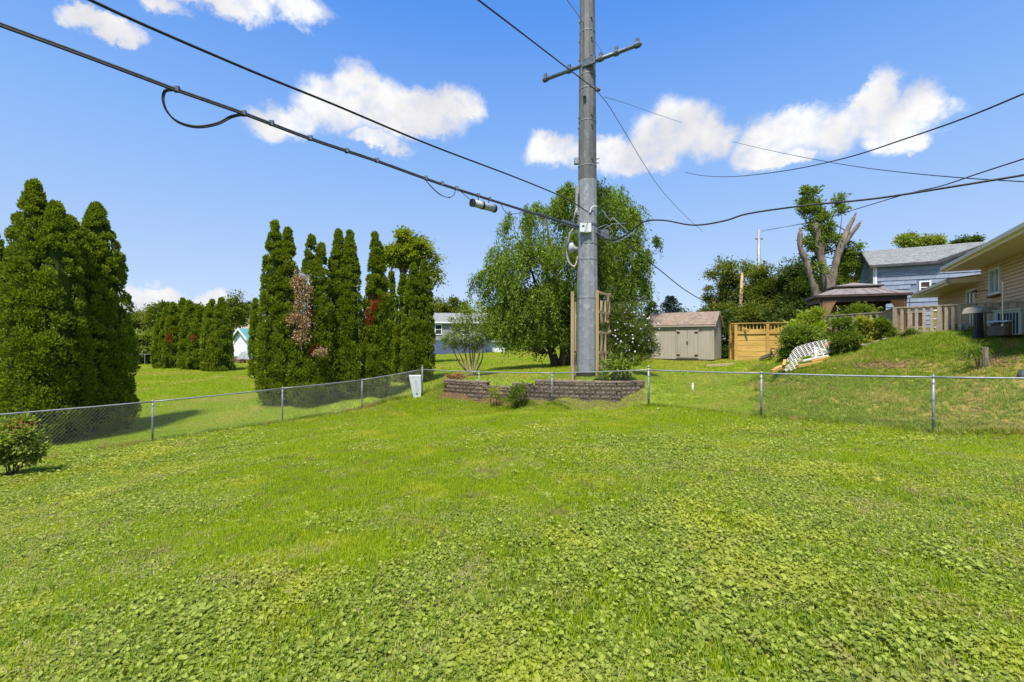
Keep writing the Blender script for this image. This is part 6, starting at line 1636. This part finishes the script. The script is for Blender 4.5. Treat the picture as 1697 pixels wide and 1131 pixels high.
def conifer(label, px, ptop, pbase, hw, d, seedv):
    r0 = np.random.default_rng(seedv); tp = P(px, ptop, d); b = P(px, pbase, d); z0 = h(b.x, b.y); Ht = tp.z-z0
    t = thing('spruce_tree', label, 'spruce', (b.x, b.y, z0), 'distant spruces left of the shed'); m = MB(); m.tube([(b.x, b.y, z0-.1), (b.x, b.y, tp.z)], [.2, .03], 8); m.build('trunk', M['bark'], t)
    V = []; Rm = hw/FP*d; tiers = 26; ps = []; ds = []
    for i in range(tiers):
        f = i/tiers; r = Rm*(1-f)**.8*1.0; z = z0+.6+(Ht-.6)*f
        nb = int(6+4*(1-f))
        for k in range(nb):
            a = r0.uniform(0, 2*pi); rr = r*r0.uniform(.75, 1.1)
            kk = 16; s = np.linspace(.1, 1, kk)
            x = b.x+np.cos(a)*rr*s; y = b.y+np.sin(a)*rr*s; zz = z-.25*rr*s+.25*rr*s*s
            ps.append(np.stack([x, y, zz], 1)); ds.append(np.tile([np.cos(a), np.sin(a), .1], (kk, 1)))
    p = np.concatenate(ps).repeat(2, 0)+r0.normal(0, .06, (len(ps)*32, 3)); dd = np.concatenate(ds).repeat(2, 0)
    ln = .30*(.7+.6*r0.random(len(p))); quads('crown', leaf_cards(p, unit(dd+rdirs(len(p))*.7), rdirs(len(p)), ln, ln*.35), M['spruce'], t, r0.random(len(p)))
conifer('distant spruce top visible above the shed roof, nearer the shed', 1111, 490, 585, 58, 52, 5)
conifer('distant spruce beside the thin dark pole, next to the weeping tree', 1080, 499, 585, 40, 54, 6)

def bare_tree():
    d = 33.0
    b = P(1372, 565, d); z0 = h(b.x, b.y)
    t = thing('topped_tree', 'topped bare trunk with three thick cut limbs behind the gazebo', 'dead tree', (b.x, b.y, z0))
    def limb(nm, pts, r, n=3):
        pp = smooth([P(x, y, d+dd) for x, y, dd in pts], n*2); k = len(pp); rr = np.interp(np.linspace(0, 1, k), np.linspace(0, 1, len(r)), r)
        rr = rr*(1+np.array([random.uniform(-.13, .13) for _ in range(k)]))
        m = MB(); m.tube(pp, list(rr), 14)
        jr = random.Random(len(pts)*7+int(r[0]*100))
        for q in range(0, len(m.v)):
            ax = pp[min(q//14, k-1)]; v = Vector(m.v[q]); f = 1+jr.uniform(-.11, .11)+(.10 if (q % 14) in (2, 3, 8) else 0)
            m.v[q] = tuple(ax+(v-ax)*f)
        e = pp[-1]; dd_ = (pp[-1]-pp[-2]).normalized()
        for q in range(7):
            a = 2*pi*q/7; s0 = e+Vector((cos(a), sin(a)*.8, 0))*rr[-1]*.6
            m.tube([s0-dd_*.1, s0+dd_*jr.uniform(.1, .45)], [rr[-1]*.38, .02], 5)
        m.build(nm, M['bark_pale'], t, True)
    m_ = 16.0
    limb('trunk', [(1374,585,0),(1373,530,0),(1372,485,0)], [.55, .44, .40])
    limb('limb', [(1374,492,0),(1366,450,0),(1358,415,0),(1351,370,.1)], [.36, .27, .25, .22])
    limb('limb', [(1376,492,0),(1380,460,-.1),(1388,425,-.2),(1398,395,-.3),(1416,358,-.3)], [.34, .24, .22, .22, .09])
    limb('limb', [(1392,412,-.25),(1404,396,-.3),(1423,372,-.3)], [.17, .17, .11])
    limb('limb', [(1355,520,.2),(1352,485,.2),(1336,435,.2),(1326,408,.2),(1326,384,.2)], [.30, .25, .20, .17, .14])
    # fresh shoots with leaves
    lobes = [(1340,328,13,17),(1350,345,16,18),(1332,352,10,14),(1356,375,18,20),(1395,345,10,14),(1392,330,7,8),(1370,400,20,20),(1345,400,12,22),(1404,410,14,20),(1410,440,12,22),(1350,450,12,26),(1366,370,12,12),(1338,316,8,8)]
    tt = leafy_tree('shoot', 'x', 'x', (1370,565), lobes, 'bushgreen', 15000, .17, 0, d+.4, clump=.42, seedv=90, shell=.2)
    cr = tt.children[0]; cr.parent = t; cr.location = Vector(ROOT[tt.name])-Vector(ROOT[t.name]); bpy.data.objects.remove(tt)
    m = MB()
    for l in lobes:
        for k in range(3):
            s = P(random.choice((1352, 1360, 1390, 1400)), random.uniform(380, 430), d+.2); e = P(l[0]+random.uniform(-.7, .7)*l[2], l[1]-random.uniform(0, .9)*l[3], d+.3)
            if (s-e).length < 4: m.tube(limb_path(s, e, 3, .06), [.035, .03, .02, .01], 5)
    m.build('shoots', M['bark'], t)
bare_tree()

# shrubs on the bank by the deck
shrub('lime_vine', 'bright lime green vine heap between yellow wall and deck corner', 'vine', 22.8, [(1340,528,10.6,6.1),(1325,543,10.6,7.3),(1350,543,11.9,7.3),(1338,556,17.3,7.3),(1355,520,8,4.9)], 'lime', 9000, .12, (1335,572), clump=.3, seedv=20, group='shrubs on the bank by the deck')
shrub('bank_shrub', 'dense green shrub mound directly behind the lattice heap', 'shrub', 20.6, [(1320,561,21.8,15.8),(1338,554,18.7,13),(1345,571,20.3,14.4),(1308,576,15.6,11.5),(1330,581,28.1,10.1)], 'bushgreen', 14000, .11, (1325,598), clump=.28, seedv=21, group='shrubs on the bank by the deck')
shrub('bank_shrub', 'round dark green shrub above the right end of the lattice heap', 'shrub', 18.0, [(1400,563,17.3,14.7),(1385,556,13.3,11),(1412,553,11.9,12.2),(1400,577,11.9,8.6),(1397,538,13.3,6.1)], 'bushgreen', 13000, .085, (1400,592), clump=.22, seedv=22, group='shrubs on the bank by the deck')
shrub('bank_shrub', 'yellow green tall shrub in front of the deck rail', 'shrub', 18.6, [(1440,543,10,11.5),(1450,558,11.2,8.1),(1432,563,8.7,9.2),(1425,533,7.5,8.1),(1452,565,12.5,4.6)], 'yellowshrub', 8000, .10, (1442,580), clump=.24, seedv=23, group='shrubs on the bank by the deck')
shrub('bank_shrub', 'mixed green shrub at the bend of the deck rail', 'shrub', 18.2, [(1468,553,8.7,8.1),(1480,563,8.7,5.8),(1462,538,6.2,6.9),(1490,565,6.2,3.4)], 'bushgreen', 6000, .09, (1474,572), clump=.22, seedv=24, group='shrubs on the bank by the deck')
shrub('bank_shrub', 'low reddish green shrub against the deck rail below the dark windows', 'shrub', 17.0, [(1506,557,10.9,6.5),(1520,560,6.2,4.3)], 'althea', 3000, .08, (1508,566), clump=.18, seedv=25, group='shrubs on the bank by the deck')
shrub('bank_shrub', 'bright shrub seen under the gazebo roof behind the rail', 'shrub', 23.6, [(1405,522,14.2,5),(1430,515,9.8,5),(1445,522,7.6,5),(1390,528,7.6,4.1)], 'bushgreen', 8000, .11, (1410,560), clump=.28, seedv=26, group='shrubs on the bank by the deck')
shrub('leafy_tuft', 'tuft of long strap leaves left of the wooden stub post', 'plant', 12.3, [(1618,576,8,6),(1612,580,5,5)], 'bushgreen', 380, .15, (1618,588), clump=.2, stems=2, seedv=27, droop=.7, asp=.12)
shrub('shed_shrub', 'dark leafy shrub squeezed between shed and yellow plank wall', 'shrub', 27.5, [(1201,560,10,22),(1204,580,9,14),(1203,530,9,16)], 'darkleaf', 6000, .13, (1203,597), clump=.3, seedv=28)
shrub('hedge_shrub', 'green shrubs rising behind the yellow wall rail, left part', 'shrub', 30.0, [(1225,525,26,14),(1210,518,18,16),(1245,520,20,18)], 'oak', 9000, .15, (1228,580), clump=.4, seedv=29)
shrub('hedge_shrub', 'dark shrubs behind the yellow wall rail, right part', 'shrub', 30.0, [(1285,530,30,14),(1310,528,24,14),(1262,528,18,12)], 'darkleaf', 9000, .15, (1290,580), clump=.4, seedv=31)
# pale willow-like shrubs on the left
shrub('pale_shrub', 'pale green fountain shaped shrub in front of the tan roof, left part', 'shrub', 44, [(215,575,20,18),(228,568,18,20),(205,585,14,14)], 'willow', 9000, .26, (218,604), clump=.6, seedv=40, group='pale shrubs by the far fence')
shrub('pale_shrub', 'pale green fountain shaped shrub in front of the tan roof, right part', 'shrub', 45, [(245,572,20,18),(258,580,14,16),(240,588,20,12)], 'willow', 9000, .26, (246,603), clump=.6, seedv=41, group='pale shrubs by the far fence')

def far_wood():
    r0 = np.random.default_rng(9); V = []; T = []
    for k in range(150):
        az = r0.uniform(-1.15, 1.15); d = r0.uniform(95, 150); x = d*math.tan(az) if abs(az) < 1.2 else 0
        d2 = d
        top = r0.uniform(6.0, 9.5); rx = r0.uniform(4, 7); g = h(x, d2)
        n = 900; q = rdirs(n)*(.5+.5*r0.random(n))[:, None]
        p = np.array([x, d2, g+top*.5])+q*np.array([rx, rx, top*.55]); p[:, 2] = np.maximum(p[:, 2], g)
        ln = .75*(.6+.8*r0.random(n)); V.append(leaf_cards(p, rdirs(n), rdirs(n), ln, ln*.6)); T.append(np.clip(.5+r0.uniform(-.3, .3)+.4*(r0.random(n)-.5), 0, 1))
    quads('distant_wood', np.concatenate(V), M['oak'], None, np.concatenate(T), label='distant belt of woodland along the horizon', kind='stuff')
far_wood()
# faint far chain link fence at the left
def far_fence():
    t = thing('far_fence', 'faint distant wire fence before the pale shrubs at left', 'fence', gp(230, 606, 43))
    for k in range(7):
        a = gp(196+k*11, 606, 43); m = MB(); m.tube([a, a+Vector((0, 0, 1.1))], .03, 6); m.build('post', M['galv'], t)
    a = gp(196, 606, 43, 1.1); b = gp(262, 606, 43, 1.1); m = MB(); m.tube([a, b], .022, 6); m.build('top_rail', M['galv'], t)
far_fence()
random.seed(1)
